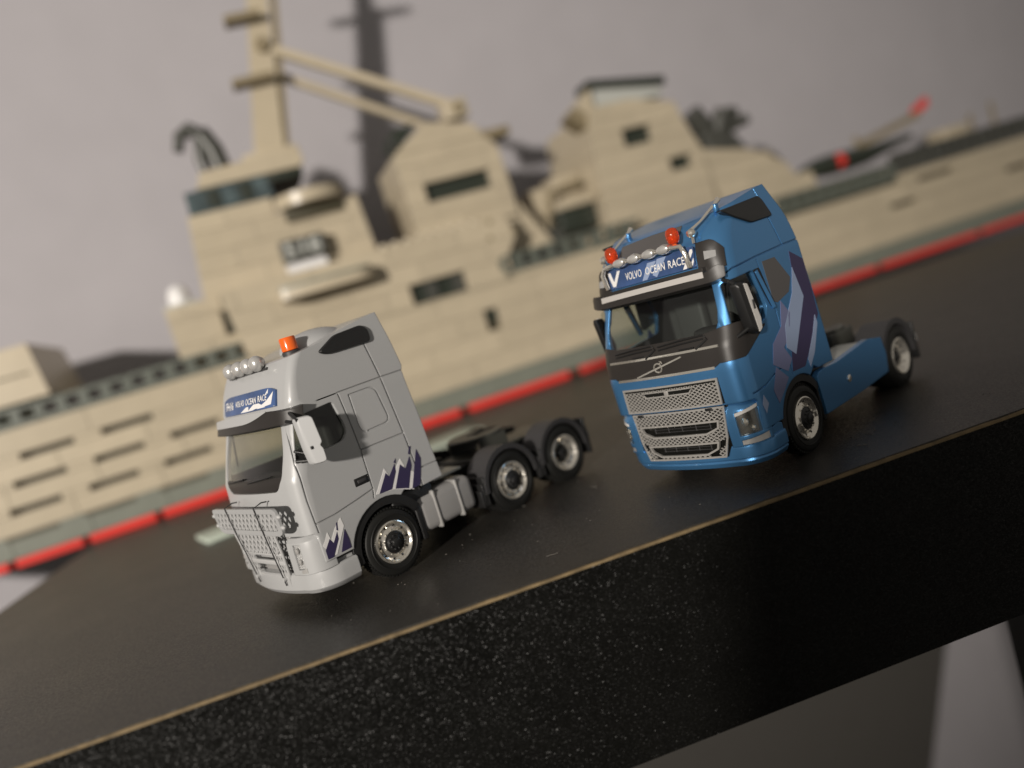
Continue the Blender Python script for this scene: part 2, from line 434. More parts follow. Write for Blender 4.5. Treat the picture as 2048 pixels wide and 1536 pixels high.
# ------------------------------------------------------------------ cab surface
class Cab:
    """plan outlines stacked by height: q is the distance round the outline from the front centre (left positive)"""
    def __init__(s, secs): s.s = secs
    def at(s, z):
        S = s.s
        if z <= S[0][0]: return S[0][1:]
        for a, b in zip(S, S[1:]):
            if z <= b[0]:
                t = (z-a[0])/(b[0]-a[0]); return tuple(u+(v-u)*t for u, v in zip(a[1:], b[1:]))
        return S[-1][1:]
    def P(s, q, z):
        F, W, rc, cr_, xr = s.at(z)
        sg = 1 if q >= 0 else -1; q = abs(q); fl_ = W-rc
        if q <= fl_: x, y = F-cr_*(q/fl_)**2, q
        elif q <= fl_+rc*math.pi/2:
            a = (q-fl_)/rc; x, y = F-cr_-rc+rc*math.cos(a), fl_+rc*math.sin(a)
        else: x, y = F-cr_-rc-(q-fl_-rc*math.pi/2), W
        return Vector((x, sg*y, z))
    def Y(s, x, z):
        """half width of the cab at (x, z), front corner rounding included"""
        F, W, rc, cr_, xr = s.at(z); xc = F-cr_-rc
        if x <= xc: return W
        return W-rc+math.sqrt(max(0, rc*rc-(x-xc)**2))
    def qx(s, x, z, sg=1):
        F, W, rc, cr_, xr = s.at(z)
        return sg*(W-rc+rc*math.pi/2+(F-cr_-rc-x))
    def N(s, q, z):
        e = .01
        a = s.P(q+e, z)-s.P(q-e, z); b = s.P(q, z+e)-s.P(q, z-e)
        n = a.cross(b).normalized()
        return n if n.dot(Vector((1, 0, 0)))+n.y*(1 if q > 0 else -1)*.6 > 0 else -n
    def loft(s, zs, shrink=0, xr=None, x0=None):
        mb = MB(); V = []; F = []
        ring = []
        for z in zs:
            f, W, rc, cr_, r = s.at(z)
            f -= shrink; W -= shrink; r = r+shrink if xr is None else xr
            rc_ = max(rc-shrink, .06)
            L = []
            fl_ = W-rc_
            for k in range(3): L.append((r+(f-cr_-rc_-r)*k/2*.999, W))
            for k in range(8): a = math.pi/2*(1-k/8); L.append((f-cr_-rc_+rc_*math.cos(a), fl_+rc_*math.sin(a)))
            for k in range(11):
                y = fl_*(1-k/5); L.append((f-cr_*(y/fl_)**2, y))
            L += [(x, -y) for x, y in reversed(L[:11])]
            ring.append(L)
        n = len(ring[0])
        for L, z in zip(ring, zs): V += [(x, y, z) for x, y in L]
        for i in range(len(zs)-1):
            for k in range(n): F.append((i*n+k, i*n+(k+1) % n, (i+1)*n+(k+1) % n, (i+1)*n+k))
        F.append(tuple(range(n))); F.append(tuple(range(len(zs)*n-1, (len(zs)-1)*n-1, -1)))
        return mb.add(V, F)
    def patch(s, q0, q1, zlo, zhi, off=.006, th=.004, nq=24, nz=6, mb=None):
        """thin skin following the cab: zlo/zhi numbers or functions of q"""
        mb = mb or MB(); V = []; F = []
        lo_ = zlo if callable(zlo) else (lambda q: zlo); hi_ = zhi if callable(zhi) else (lambda q: zhi)
        for lay in (off, off-th):
            for i in range(nq+1):
                q = q0+(q1-q0)*i/nq
                for j in range(nz+1):
                    z = lo_(q)+(hi_(q)-lo_(q))*j/nz
                    V.append(s.P(q, z)+s.N(q, z)*lay)
        c = nz+1; B = (nq+1)*c
        for i in range(nq):
            for j in range(nz):
                a = i*c+j; F.append((a, a+c, a+c+1, a+1)); F.append((a+B, a+B+1, a+B+c+1, a+B+c))
            for j in (0, nz):
                a = i*c+j; F.append((a, a+B, a+B+c, a+c))
        for i in (0, nq):
            for j in range(nz):
                a = i*c+j; F.append((a, a+1, a+B+1, a+B))
        return mb.add(V, F)
    def decal(s, poly, off=.004, th=.004, sg=1, mb=None):
        """side decal: polygon in (x,z) on the flank, triangulated fan is avoided by using one ngon"""
        mb = mb or MB(); n = len(poly)
        V = [(x, sg*(s.Y(x, z)+off), z) for x, z in poly]+[(x, sg*(s.Y(x, z)+off-th), z) for x, z in poly]
        return mb.add(V, [tuple(range(n)), tuple(range(2*n-1, n-1, -1))]+[(i, i+n, (i+1) % n+n, (i+1) % n) for i in range(n)])
    def groove(s, pts, wd=.018, dp=.016):
        """cutters for a joint line on both flanks"""
        out = []
        for sg in (1, -1):
            mb = MB()
            for (a, b) in zip(pts, pts[1:]):
                d = Vector((b[0]-a[0], b[1]-a[1]))
                if d.length < .006: continue
                d.normalize(); n = Vector((-d.y, d.x))*wd/2
                V = []
                for p, e in ((a, -wd/2), (b, wd/2)):
                    pp = (p[0]+d.x*e, p[1]+d.y*e)
                    for k in (-1, 1):
                        x, z = pp[0]+n.x*k, pp[1]+n.y*k
                        for yy in (-dp, .1): V.append((x, sg*(s.Y(x, z)+yy), z))
                m1 = MB(); m1.hexa([V[i] for i in (0, 1, 2, 3, 4, 5, 6, 7)]); out.append(m1)
        return out

def prism_y(poly, y0, y1): return MB().prism(poly, 'y', y0, y1)

def round_poly(poly, r, n=4):
    out = []
    N = len(poly)
    for i in range(N):
        a, b, c = Vector(poly[i-1]), Vector(poly[i]), Vector(poly[(i+1) % N])
        u = (a-b); v = (c-b); rr = min(r, u.length*.45, v.length*.45)
        p, q = b+u.normalized()*rr, b+v.normalized()*rr
        for k in range(n+1):
            t = k/n; out.append(tuple((p*(1-t)**2+b*2*t*(1-t)+q*t*t)))
    return out

# ------------------------------------------------------------------ wheels
def make_wheel(parent, loc, kind, chrome=1.0, dual=False):
    """kind 'steer' (bulging chrome dish) or 'drive' (deep dish); the outer side faces +y"""
    wh = empty('wheel', loc, 0, parent)
    wd = .30 if not dual else .56
    t = MB()
    t.lathe([(.315, -.015), (.36, .0), (.43, .008), (.475, -.012), (.497, -.045), (.505, -.08), (.505, -wd+.05), (.49, -wd+.01), (.44, -wd), (.30, -wd), (.30, -.1)], 'y', 56, close=True)
    for k in range(56):   # shoulder tread blocks
        a = 2*math.pi*k/56
        c, s_ = math.cos(a), math.sin(a)
        for y0, y1, sh in ((-.085, -.03, 0), (-.17, -.11, .03), (-.25, -.195, 0)):
            a0, a1 = a+sh, a+sh+.062
            V = [(r*math.cos(q), y, r*math.sin(q)) for r in (.49, .517) for y in (y0, y1) for q in (a0, a1)]
            if y1 > -.05: V[5] = V[5]; 
            t.hexa(V)
    # raised ring on the sidewall
    t.lathe([(.385, .006), (.392, .013), (.405, .013), (.412, .006)], 'y', 48, close=True)
    t.build('tyre', M['rubber'], wh)
    r = MB()
    if kind == 'steer':
        prof = [(.318, -.02), (.318, .010), (.302, .016), (.288, .004), (.268, -.022), (.235, -.034), (.200, -.018), (.180, .004), (.168, .006), (.165, -.08), (.318, -.08)]
    else:
        prof = [(.318, -.02), (.318, .010), (.302, .016), (.290, .006), (.262, -.035), (.225, -.075), (.190, -.085), (.170, -.080), (.165, -.2), (.318, -.2)]
    r.lathe(prof, 'y', 56, close=True)
    yb = -.015 if kind == 'steer' else -.085
    for k in range(10):
        a = 2*math.pi*(k+.5)/10
        r.lathe([(.016, yb-.03), (.016, yb+.022), (.010, yb+.03)], 'y', 6, (.185*math.cos(a), 0, .185*math.sin(a)))
    r.build('rim', M['chrome'], wh)
    y = -.030 if kind == 'steer' else -.052
    hm = MB().lathe([(.019, y-.03), (.019, y+.004), (.014, y+.006)], 'y', 10).mesh('hand_hole'); shade(hm); hm.materials.append(M['black'])
    for k in range(10):
        a = 2*math.pi*k/10
        ho = bpy.data.objects.new('hand_hole', hm); ho.location = (.250*math.cos(a), 0, .250*math.sin(a)); link(ho, wh)
    c = MB()
    yc = .03 if kind == 'steer' else -.10
    c.lathe([(.166, yc-.06), (.164, yc-.03), (.13, yc-.02), (.12, yc+.0), (.075, yc+.014), (.07, yc+.045), (.05, yc+.055), (.0, yc+.057)], 'y', 28)
    for k in range(10):
        a = 2*math.pi*(k+.25)/10
        c.lathe([(.012, yc), (.012, yc+.026)], 'y', 6, (.104*math.cos(a), 0, .104*math.sin(a)))
    c.build('hub', M['black'], wh)
    return wh

def wheel_set(parent, x, kind, dual, y=1.2):
    wl_ = make_wheel(parent, (x, y, .505), kind, dual=dual)
    c = copy_obj(wl_, parent, (x, -y, .505), math.pi)
    return wl_

def arch_curve(cx, cz, r, a0, a1, n=14):
    return [(cx+r*math.cos(math.radians(a0+(a1-a0)*k/n)), cz+r*math.sin(math.radians(a0+(a1-a0)*k/n))) for k in range(n+1)]

def mudguard(parent, cx, y0, y1, r, a0, a1, material, drop=None, name='mudguard', z=.505, th=.05, flaps=None):
    """arched guard over a wheel with an outer lip, both ends free"""
    for sg in (1, -1):
        mb = MB()
        o = arch_curve(cx, z, r+th, a0, a1); i = arch_curve(cx, z, r, a1, a0)
        mb.prism(o+i, 'y', sg*y0, sg*y1)
        ol = arch_curve(cx, z, r+th+.012, a0, a1); il = arch_curve(cx, z, r-.035, a1, a0)
        mb.prism(ol+il, 'y', sg*(y1-.03), sg*(y1+.004))
        if flaps:
            for fx0, fx1, fz0, fz1 in flaps:
                mb.rbox(fx0, fx1, *sorted((sg*(y0), sg*(y1-.02))), fz0, fz1, .02)
        mb.build(name, material, parent)

# ================================================================== GREY TOY TRUCK
def zs_range(a, b, extra=(), st=.12):
    n = int((b-a)/st)+1
    return sorted(set([round(a+(b-a)*i/n, 4) for i in range(n+1)]+list(extra)))

def sweep_plan(mb, plan_fn, zs):
    """stack of open-plan outlines (already closed loops of xy)"""
    rings = [plan_fn(z) for z in zs]; n = len(rings[0]); V = []; F = []
    for L, z in zip(rings, zs): V += [(x, y, z) for x, y in L]
    for i in range(len(zs)-1):
        for k in range(n): F.append((i*n+k, i*n+(k+1) % n, (i+1)*n+(k+1) % n, (i+1)*n+k))
    F.append(tuple(range(n))); F.append(tuple(range(len(zs)*n-1, (len(zs)-1)*n-1, -1)))
    mb.add(V, F)

def bumper_mesh(name, secs, xr, material, parent, extra_cut=()):
    c = Cab([(z, F, W, rc, cr_, xr) for z, F, W, rc, cr_ in secs])
    mb = c.loft([s[0] for s in secs])
    o = mb.build(name, material, parent)
    cut(o, list(extra_cut))
    return o, c

gt = empty('toy_truck', (-3.133, 12.479, 0), 3.86626)
tag(gt, 'pale grey three axle toy tractor unit with bull bar and one orange roof beacon', 'toy truck', 'toy trucks on the table')
gc = Cab([  # z, F, W, rc, crown, xr
    (.70, 1.30, 1.225, .19, .05, -1.16), (1.13, 1.33, 1.24, .20, .06, -1.14), (1.6, 1.335, 1.24, .24, .07, -1.10), (1.92, 1.325, 1.24, .24, .08, -1.08),
    (2.1, 1.27, 1.238, .26, .08, -1.07), (2.4, 1.16, 1.23, .25, .08, -1.05), (2.72, 1.045, 1.222, .24, .08, -1.03), (2.86, 1.0, 1.215, .25, .07, -1.03),
    (2.95, .965, 1.212, .16, .06, -1.06), (3.2, .87, 1.20, .13, .05, -1.03), (3.45, .75, 1.18, .13, .05, -1.0), (3.62, .62, 1.16, .15, .05, -.97), (3.95, .3, 1.11, .18, .05, -.93)])
body = gc.loft(zs_range(.70, 3.95, (1.13, 1.92, 2.72, 2.86, 2.95))).build('cab_body', M['grey_paint'], gt)
cavity = gc.loft(zs_range(1.3, 3.3), .07, xr=-.55)
roofcut = prism_y([(1.6, 3.36), (.86, 3.47), (.6, 3.565), (.14, 3.625), (-.25, 3.72), (-.7, 3.80), (-1.3, 3.885), (-1.3, 4.4), (1.6, 4.4)], -2, 2)
arch = arch_curve(0, .50, .70, -10, 112, 16)
underg = prism_y([(.69, .3)]+[p for p in arch_curve(0, .5, .70, -5, 118, 16)]+[(-.50, 1.235), (-.73, 1.10), (-1.3, 1.12), (-1.6, .3)], -2, 2)
frontlow = prism_y([(1.125, .5), (1.125, 1.10), (1.16, 1.135), (2, 1.16), (2, .5)], -2, 2)
win = round_poly([(.885, 2.735), (.27, 2.775), (.20, 2.42), (.20, 2.30), (.30, 2.195), (.66, 2.165), (1.075, 2.115)], .05)
win2 = round_poly([(.90, 2.735), (-.45, 2.785), (-.50, 2.42), (-.45, 2.05), (.30, 2.03), (.66, 2.03), (1.075, 2.03)], .05)
winL = prism_y(win, 1.0, 2); winR = prism_y(win2, -2, -1.0)
ws = MB().prism(round_poly([(-.96, 1.98), (-1.0, 2.3), (-.93, 2.74), (.93, 2.74), (1.0, 2.3), (.96, 1.98), (.80, 1.80), (-.80, 1.80)], .08), 'x', .60, 2)
# shallow recesses on the flank
def recess(poly, dp, cab, sg):
    ys = min(cab.at(z)[1] for _, z in poly)
    return prism_y(poly, *sorted((sg*(ys-dp), sg*2)))
cutters = [cavity, roofcut, underg, frontlow, winL, winR, ws]
door = [(.93, 2.80), (1.0, 2.55), (1.085, 2.12), (1.11, 1.6), (1.10, 1.135)]
cutters += gc.groove(door)
cutters += gc.groove([(1.10, 1.255), (.80, 1.265), (.45, 1.315), (.09, 1.375)])
cutters += gc.groove([(.14, 2.865), (.105, 2.40), (.085, 1.97), (.09, 1.375), (.12, 1.25)])
cutters += gc.groove([(.98, 2.845), (.14, 2.865), (-.62, 2.875), (-1.2, 2.87)])
cutters += gc.groove([(-.556, 3.417), (-.593, 3.143)], .0237, .018)+gc.groove([(-.592, 3.147), (-.626, 2.897)], .0229, .0187)+gc.groove([(-.628, 2.857), (-.711, 1.83), (-.751, 1.06)], .0217, .0143)
cutters += gc.groove([(.085, 1.97), (-.70, 1.965)])
cutters += gc.groove([(-.745, 1.37), (-1.25, 1.36)])
cutters += gc.groove([(-.02, 2.78)] + round_poly([(-.02, 2.78), (-.47, 2.785), (-.55, 2.21), (-.02, 2.19)], .12)[4:] + [(-.02, 2.78)], .02, .010)
cut(body, cutters)
line_inside(body, gc, M['interior'])
# glass
for sg in (1, -1):
    y = 1.175*sg
    MB().prism(win if sg > 0 else win2, 'y', y, y-.012*sg).build('side_window', M['glass_dark'] if sg > 0 else M['glass'], gt)
    # inner door frame strip and window divider
    MB().tube([(.80, 1.19*sg, 2.74), (.90, 1.19*sg, 2.13)], .014).build('window_divider', M['black'], gt)
gl = gc.patch(-1.12, 1.12, lambda q: 1.80+.16*max(0, (abs(q)-.72)/.4)**1.5, 2.73, off=-.012, th=.012, nq=30, nz=10)
gl.build('windscreen', M['glass_haze'], gt)
low = gc.patch(-1.0, 1.0, lambda q: 1.815+.16*max(0, (abs(q)-.72)/.35)**1.5, lambda q: 2.0, off=-.006, th=.004, nq=30)
low.build('windscreen_cowl', M['satin'], gt)
mb = MB()
for y0, y1 in ((-.85, -.15), (.0, .72)):
    mb.tube([gc.P(y0, 1.97)+Vector((.012, 0, 0)), gc.P((y0+y1)/2, 2.0)+Vector((.02, 0, 0)), gc.P(y1, 2.03)+Vector((.015, 0, 0))], .013, 8)
mb.build('wiper', M['black'], gt)
mb = MB(); mb.rbox(.45, 1.16, -1.08, 1.08, 1.35, 1.88, .06); mb.rbox(.35, .6, .2, .9, 1.7, 1.98, .06)
mb.build('dashboard', M['interior'], gt)
for y in (.55, -.55):
    mb = MB(); mb.rbox(-.25, .3, y-.27, y+.27, 1.32, 1.75, .06); mb.rbox(-.42, -.25, y-.27, y+.27, 1.6, 2.5, .06)
    mb.build('seat', M['seat'], gt)
# sun visor: black wrap with a pale top
vq = 1.30
vis = gc.patch(-vq, vq, lambda q: 2.655, lambda q: 2.885, off=.125, th=.115, nq=40, nz=4)
vis.build('sun_visor', M['satin'], gt)
gc.patch(-1.12, .78, lambda q: 2.765+.115*max(0, (q-.05)/.73)**2, 2.895, off=.133, th=.012, nq=30, nz=3).build('visor_panel', M['grey_flat'], gt)
# name plate on the roof front
pl = gc.patch(-.90, .90, lambda q: 2.945+.0*q, lambda q: 3.215-.05*(abs(q)/.9)**8, off=.03, th=.028, nq=24, nz=4).build('name_plate', M['plate_blue'], gt)
def plate_frame(c, q, z, off):
    p = c.P(q, z)+c.N(q, z)*off
    uy = (c.P(q, z+.02)-c.P(q, z-.02)).normalized(); ux = (c.P(q+.02, z)-c.P(q-.02, z)).normalized()
    return p, ux, uy
def plate_text(txt, name, q0, z0, wdt, hgt, shear=0, material=None, cab=gc, par=pl, off=.034, bold=0.):
    p, ux, uy = plate_frame(cab, q0, z0, off)
    p2 = cab.P(q0+wdt, z0)+cab.N(q0+wdt, z0)*off
    ux = (p2-p).normalized()
    return text_mesh(txt, name, material or M['white'], par, p, ux, uy, wdt, hgt, .003, shear, bold)
plate_text('VOLVO', 'lettering', -.40, 3.045, .33, .095, .08, bold=.012)
plate_text('OCEAN', 'lettering', -.02, 3.045, .36, .095, .08, bold=.012)
plate_text('RACE', 'lettering', .39, 3.05, .27, .095, .08, bold=.012)
plate_text('FH16', 'lettering', -.80, 3.02, .31, .13, .0, bold=.02)
def plate_poly(polys, name, cab, par, off=.0335, material=None):
    for poly in polys:
        mb = MB()
        V = [cab.P(q, z)+cab.N(q, z)*off for q, z in poly]+[cab.P(q, z)+cab.N(q, z)*(off-.003) for q, z in poly]; n = len(poly)
        mb.add(V, [tuple(range(n)), tuple(range(2*n-1, n-1, -1))]+[(i, i+n, (i+1) % n+n, (i+1) % n) for i in range(n)])
        mb.build(name, material or M['white'], par)
plate_poly([[(.05, 2.955), (.25, 3.035), (.42, 3.035), (.62, 2.965)], [(.36, 2.96), (.66, 3.05), (.84, 3.15), (.80, 3.04), (.78, 2.985)], [(-.20, 2.955), (0, 3.02), (.08, 3.02), (.08, 2.955)],
            [(.62, 3.14), (.70, 3.20), (.69, 3.14)]], 'wave_print', gc, pl)
plate_poly([[(-.89, 2.95), (.88, 2.95), (.88, 2.957), (-.89, 2.957)]], 'rim_line', gc, pl, material=M['ltgrey'])
# side intake
def intake(cab, poly, parent, sg, material=M['black'], out=.05):
    mb = MB(); n = len(poly)
    cx = sum(p[0] for p in poly)/n; cz = sum(p[1] for p in poly)/n
    lay = []
    for k, o in ((1.06, -.05), (1.06, out*.6), (1.0, out), (.85, out)):
        lay.append([(cx+(x-cx)*k, sg*(cab.at(z)[1]+o), cz+(z-cz)*k) for x, z in poly])
    V = sum(lay, []); F = []
    for i in range(3):
        for k in range(n): F.append((i*n+k, i*n+(k+1) % n, (i+1)*n+(k+1) % n, (i+1)*n+k))
    F.append(tuple(range(n))); F.append(tuple(range(4*n-1, 3*n-1, -1)))
    mb.add(V, F); return mb.build('side_intake', material, parent)
for sg in (1, -1):
    intake(gc, round_poly([(.20, 3.50), (-.12, 3.665), (-.58, 3.70), (-.67, 3.62), (-.655, 3.44), (.08, 3.435)], .07), gt, sg)
    mb = MB(); mb.rbox(.10, .35, *sorted((sg*1.225, sg*1.246)), 1.495, 1.615, .02)
    h = mb.build('door_handle', M['black'], gt)
    MB().rbox(.15, .30, *sorted((sg*1.24, sg*1.256)), 1.53, 1.58, .012).build('grip', M['charcoal'], h)
# side stripe prints
def zigzag(x0, z0, sc, sg):
    return None
def put(polys, material, name='stripe_print', off=.0045, cab=gc, parent=gt):
    for sg in (1, -1):
        for p in polys: cab.decal(p, off, .0045, sg).build(name, material, parent)
put([[(.075, 1.275), (-.185, 1.585), (-.215, 1.49), (-.235, 1.40), (-.14, 1.30), (-.25, 1.235)],
     [(-.22, 1.245), (-.33, 1.48), (-.50, 1.625), (-.53, 1.50), (-.42, 1.27), (-.52, 1.125)],
     [(-.47, 1.17), (-.60, 1.40), (-.66, 1.36), (-.57, 1.105)]], M['white'])
put([[(.02, 1.265), (-.185, 1.515), (-.225, 1.44), (-.375, 1.585), (-.36, 1.47), (-.205, 1.25)],
     [(-.265, 1.235), (-.465, 1.545), (-.535, 1.45), (-.665, 1.60), (-.655, 1.47), (-.49, 1.155)],
     [(-.545, 1.125), (-.70, 1.43), (-.82, 1.66), (-.85, 1.50), (-.80, 1.36), (-.70, 1.13)],
     [(-.37, 1.61), (-.42, 1.655), (-.40, 1.585)], [(-.66, 1.645), (-.72, 1.745), (-.74, 1.73), (-.68, 1.62)]], M['navy'], off=.0075)
put([[(1.105, .93), (.985, 1.085), (.965, .955), (.86, 1.09), (.73, 1.20), (.715, 1.07), (.94, .74), (1.0, .74)]], M['white'])
put([[(1.09, .86), (.985, .985), (.945, .905), (.845, 1.035), (.855, .93), (1.0, .725), (1.09, .725)], [(.87, .735), (.725, 1.02), (.700, .86), (.705, .735)],
     [(.845, 1.06), (.82, 1.15), (.80, 1.16), (.825, 1.04)]], M['navy'], off=.0075)
# roof furniture
rx = .80
for y in (-.56, -.24, .08, .38):
    L = MB(); L.lathe([(.02, .075), (.075, .065), (.105, .03), (.118, -.02), (.112, -.06), (.07, -.13), (.02, -.16)], 'x', 24, (rx, y, 3.60))
    o = L.build('roof_light', M['lamp_grey'], gt, ang=50)
    MB().tube([(rx-.06, y, 3.56), (rx-.10, y, 3.44)], .02).build('stem', M['charcoal'], o)
MB().tube([(rx-.08, -.78, 3.49), (rx-.08, .55, 3.49)], .02).build('light_rail', M['charcoal'], gt)
mb = MB(); mb.rbox(-.05, .16, .64, .96, 0, .05, .02)
bb = MB().lathe([(.13, -.02), (.13, .04), (.115, .05)], 'z', 28, (.40, .78, 3.585)).build('beacon_base', M['charcoal'], gt)
be = MB().lathe([(.105, .0), (.12, .01), (.12, .18), (.11, .20), (.0, .205)], 'z', 32, (.40, .78, 3.635)).build('beacon', M['orange'], gt)
def half_pod(x0, x1, yc, wdt, z0, h):
    mb = MB(); V = []; F = []; n = 14; mseg = 10
    for i in range(mseg+1):
        t = i/mseg; k = math.sin(math.pi*min(1, .12+t*.62)) ** .6
        for j in range(n+1):
            a = math.pi*j/n; V.append((x0+(x1-x0)*t, yc+wdt*k*math.cos(a), z0+.2*t*0+h*k*math.sin(a)-.02))
    c = n+1
    for i in range(mseg):
        for j in range(n): F.append((i*c+j, i*c+j+1, (i+1)*c+j+1, (i+1)*c+j))
        F.append((i*c, (i+1)*c, (i+1)*c+n, i*c+n))
    F.append(tuple(range(c))); F.append(tuple(range(mseg*c+n, mseg*c-1, -1)))
    return mb.add(V, F)
half_pod(.30, -.50, .45, .42, 3.63, .26).build('roof_pod', M['grey_flat'], gt, ang=40)
MB().rbox(-.9, -.2, -1.0, 1.0, 3.66, 3.70, .02).build('roof_panel', M['grey_flat'], gt)
mb = MB(); mb.tube([(.55, .98, 3.50), (.55, 1.03, 3.56)], .03)
mb.build('marker_lamp', M['tank'], gt)
# mirror on the side in view (nothing of the far one shows)
for sg in (1,):
    mb = MB()
    V0 = round_poly([(1.03, 2.745), (.85, 2.73), (.825, 2.34), (.86, 2.30), (.835, 2.25), (.835, 2.06), (1.0, 2.065), (1.02, 2.28)], .05)
    mb = MB(); n = len(V0); cx = sum(p[0] for p in V0)/n; cz = sum(p[1] for p in V0)/n
    V = []
    for k, y in ((.86, 1.47), (1, 1.49), (1, 1.555), (.9, 1.585)):
        V += [(cx+(x-cx)*k, sg*(y-.75*(x-.835)+.05), cz+(z-cz)*(1-(1-k)*.4)) for x, z in V0]
    F = [tuple(range(n)), tuple(range(4*n-1, 3*n-1, -1))]
    for i in range(3):
        for k in range(n): F.append((i*n+k, i*n+(k+1) % n, (i+1)*n+(k+1) % n, (i+1)*n+k))
    mo = mb.add(V, F).build('mirror', M['grey_flat'], gt)
    MB().rbox(.93, .97, *sorted((sg*1.53, sg*1.563)), 2.275, 2.32, .008).build('mirror_notch', M['black'], mo)
    for pts, r in (([(.93, sg*1.18, 2.83), (.98, sg*1.36, 2.77), (1.0, sg*1.50, 2.70)], .028), ([(1.02, sg*1.2, 2.72), (.95, sg*1.50, 2.64)], .024),
                   ([(1.08, sg*1.22, 2.16), (.86, sg*1.48, 2.10)], .024), ([(1.06, sg*1.22, 2.30), (.86, sg*1.48, 2.16)], .018), ([(1.0, sg*1.22, 2.12), (.86, sg*1.48, 2.10)], .014)):
        MB().tube(pts, r).build('mirror_arm', M['black'], gt)
# lower front: bumper, lamp blocks, grille
bsec = [(.25, 1.30, 1.08, .40, .08), (.29, 1.40, 1.17, .42, .09), (.36, 1.455, 1.225, .44, .10), (.50, 1.455, 1.235, .44, .10), (.585, 1.445, 1.23, .44, .10), (.61, 1.415, 1.20, .42, .10)]
bo, bc = bumper_mesh('bumper', bsec, .66, M['grey_paint'], gt, [])
for sg in (1, -1):
    V0 = [(.665, .60), (.665, .655), (.72, .66), (.98, .645), (1.02, .60)]
    MB().prism(V0, 'y', sg*.85, sg*1.13).build('step', M['grey_paint'], gt)
    c2 = Cab([(.60, 1.43, 1.215, .34, .05, .96), (.95, 1.42, 1.215, .34, .05, .96), (1.06, 1.41, 1.205, .34, .05, .96), (1.125, 1.36, 1.165, .32, .05, .96)])
    blk = c2.loft([.60, .75, .95, 1.06, 1.125]).build('lamp_block', M['grey_paint'], gt)
    inner = MB().box(.42, 2.17, *sorted((-sg*2.3, sg*.7137)), .31, 1.37)
    lampcut = c2.patch(sg*.86, sg*1.02, .68, 1.04, off=.1, th=.16, nq=8, nz=2)
    fogcut = MB().hexa([tuple(v) for v in [(1.15, sg*.92, .655), (1.15, sg*.92, .66), (1.15, sg*1.16, .655), (1.15, sg*1.16, .72), (1.6, sg*.92, .615), (1.6, sg*.92, .62), (1.6, sg*1.10, .60), (1.6, sg*1.10, .73)]])
    seam = MB().box(.9, 1.35, *sorted((sg*1.19, sg*1.4)), .985, 1.0)
    cut(blk, [inner, lampcut, seam])
    hl = c2.patch(sg*.865, sg*1.015, .685, 1.035, off=-.028, th=.03, nq=8, nz=2).build('headlight', M['clear'], gt)
    for zc, r in ((.95, .045), (.79, .042)):
        p = c2.P(sg*.93, zc)-Vector((.015, 0, 0)); MB().lathe([(r, -.01), (r, .012), (r*.6, .02), (0, .022)], 'x', 16, tuple(p)).build('bulb', M['lamp_grey'], hl)
    c2.patch(sg*.93, sg*1.04, .63, lambda q: .66+.06*(abs(q)-.90)/.2, off=.006, th=.02, nq=6, nz=2).build('fog_light', M['lamp_grey'], gt)
MB().rbox(1.02, 1.30, -.72, .72, .55, 1.16, .03).build('radiator_grille', M['tank'], gt)
mb = MB()
for z in (.68, .80, .92, 1.04): mb.rbox(1.28, 1.325, -.70, .70, z, z+.05, .012)
mb.build('grille_bar', M['grey_flat'], gt)
# bull bar
bx_ = lambda z: 1.385+.085*(z-.5)
bull = MB()
outer = round_poly([(-1.10, 1.66), (1.12, 1.66), (1.10, 1.30), (.97, 1.25), (-.95, 1.25), (-1.08, 1.30)], .10)
inner_ = round_poly([(-1.03, 1.585), (1.03, 1.585), (1.02, 1.36), (.93, 1.325), (-.93, 1.325), (-1.02, 1.36)], .08)
n = len(outer); V = []
for poly, o in ((outer, .025), (outer, -.02), (inner_, -.02), (inner_, .025)):
    V += [(bx_(z)+.05+o, y, z) for y, z in poly]
F = []
for i in range(4):
    for k in range(n): F.append((i*n+k, i*n+(k+1) % n, ((i+1) % 4)*n+(k+1) % n, ((i+1) % 4)*n+k))
bull.add(V, F)
bar = bull.build('bull_bar', M['grey_flat'], gt)
mb = MB()
lattice(mb, [(-1.04, 1.59), (1.04, 1.59), (1.03, 1.33), (-1.03, 1.33)], .105, .042, math.radians(52), lambda u, v, w_: (bx_(v)+.035+w_, u, v), .03)
lattice(mb, [(-.66, 1.255), (.66, 1.255), (.62, .955), (-.62, .955)], .105, .042, math.radians(52), lambda u, v, w_: (bx_(v)+.02+w_, u, v), .03)
for sg in (1, -1):
    lattice(mb, [(sg*.66, .95), (sg*.30, .95), (sg*.38, .50), (sg*.50, .50)], .07, .028, math.radians(58), lambda u, v, w_: (bx_(v)+.0+w_, u, v), .03)
mb.build('lattice', M['lattice'], bar)
mb = MB()
mb.rbox(1.40, 1.46, -.62, .62, .90, .955, .02); mb.rbox(1.39, 1.45, -.62, .62, .755, .83, .02)
mb.rbox(1.43, 1.49, -.68, .68, 1.235, 1.275, .02)
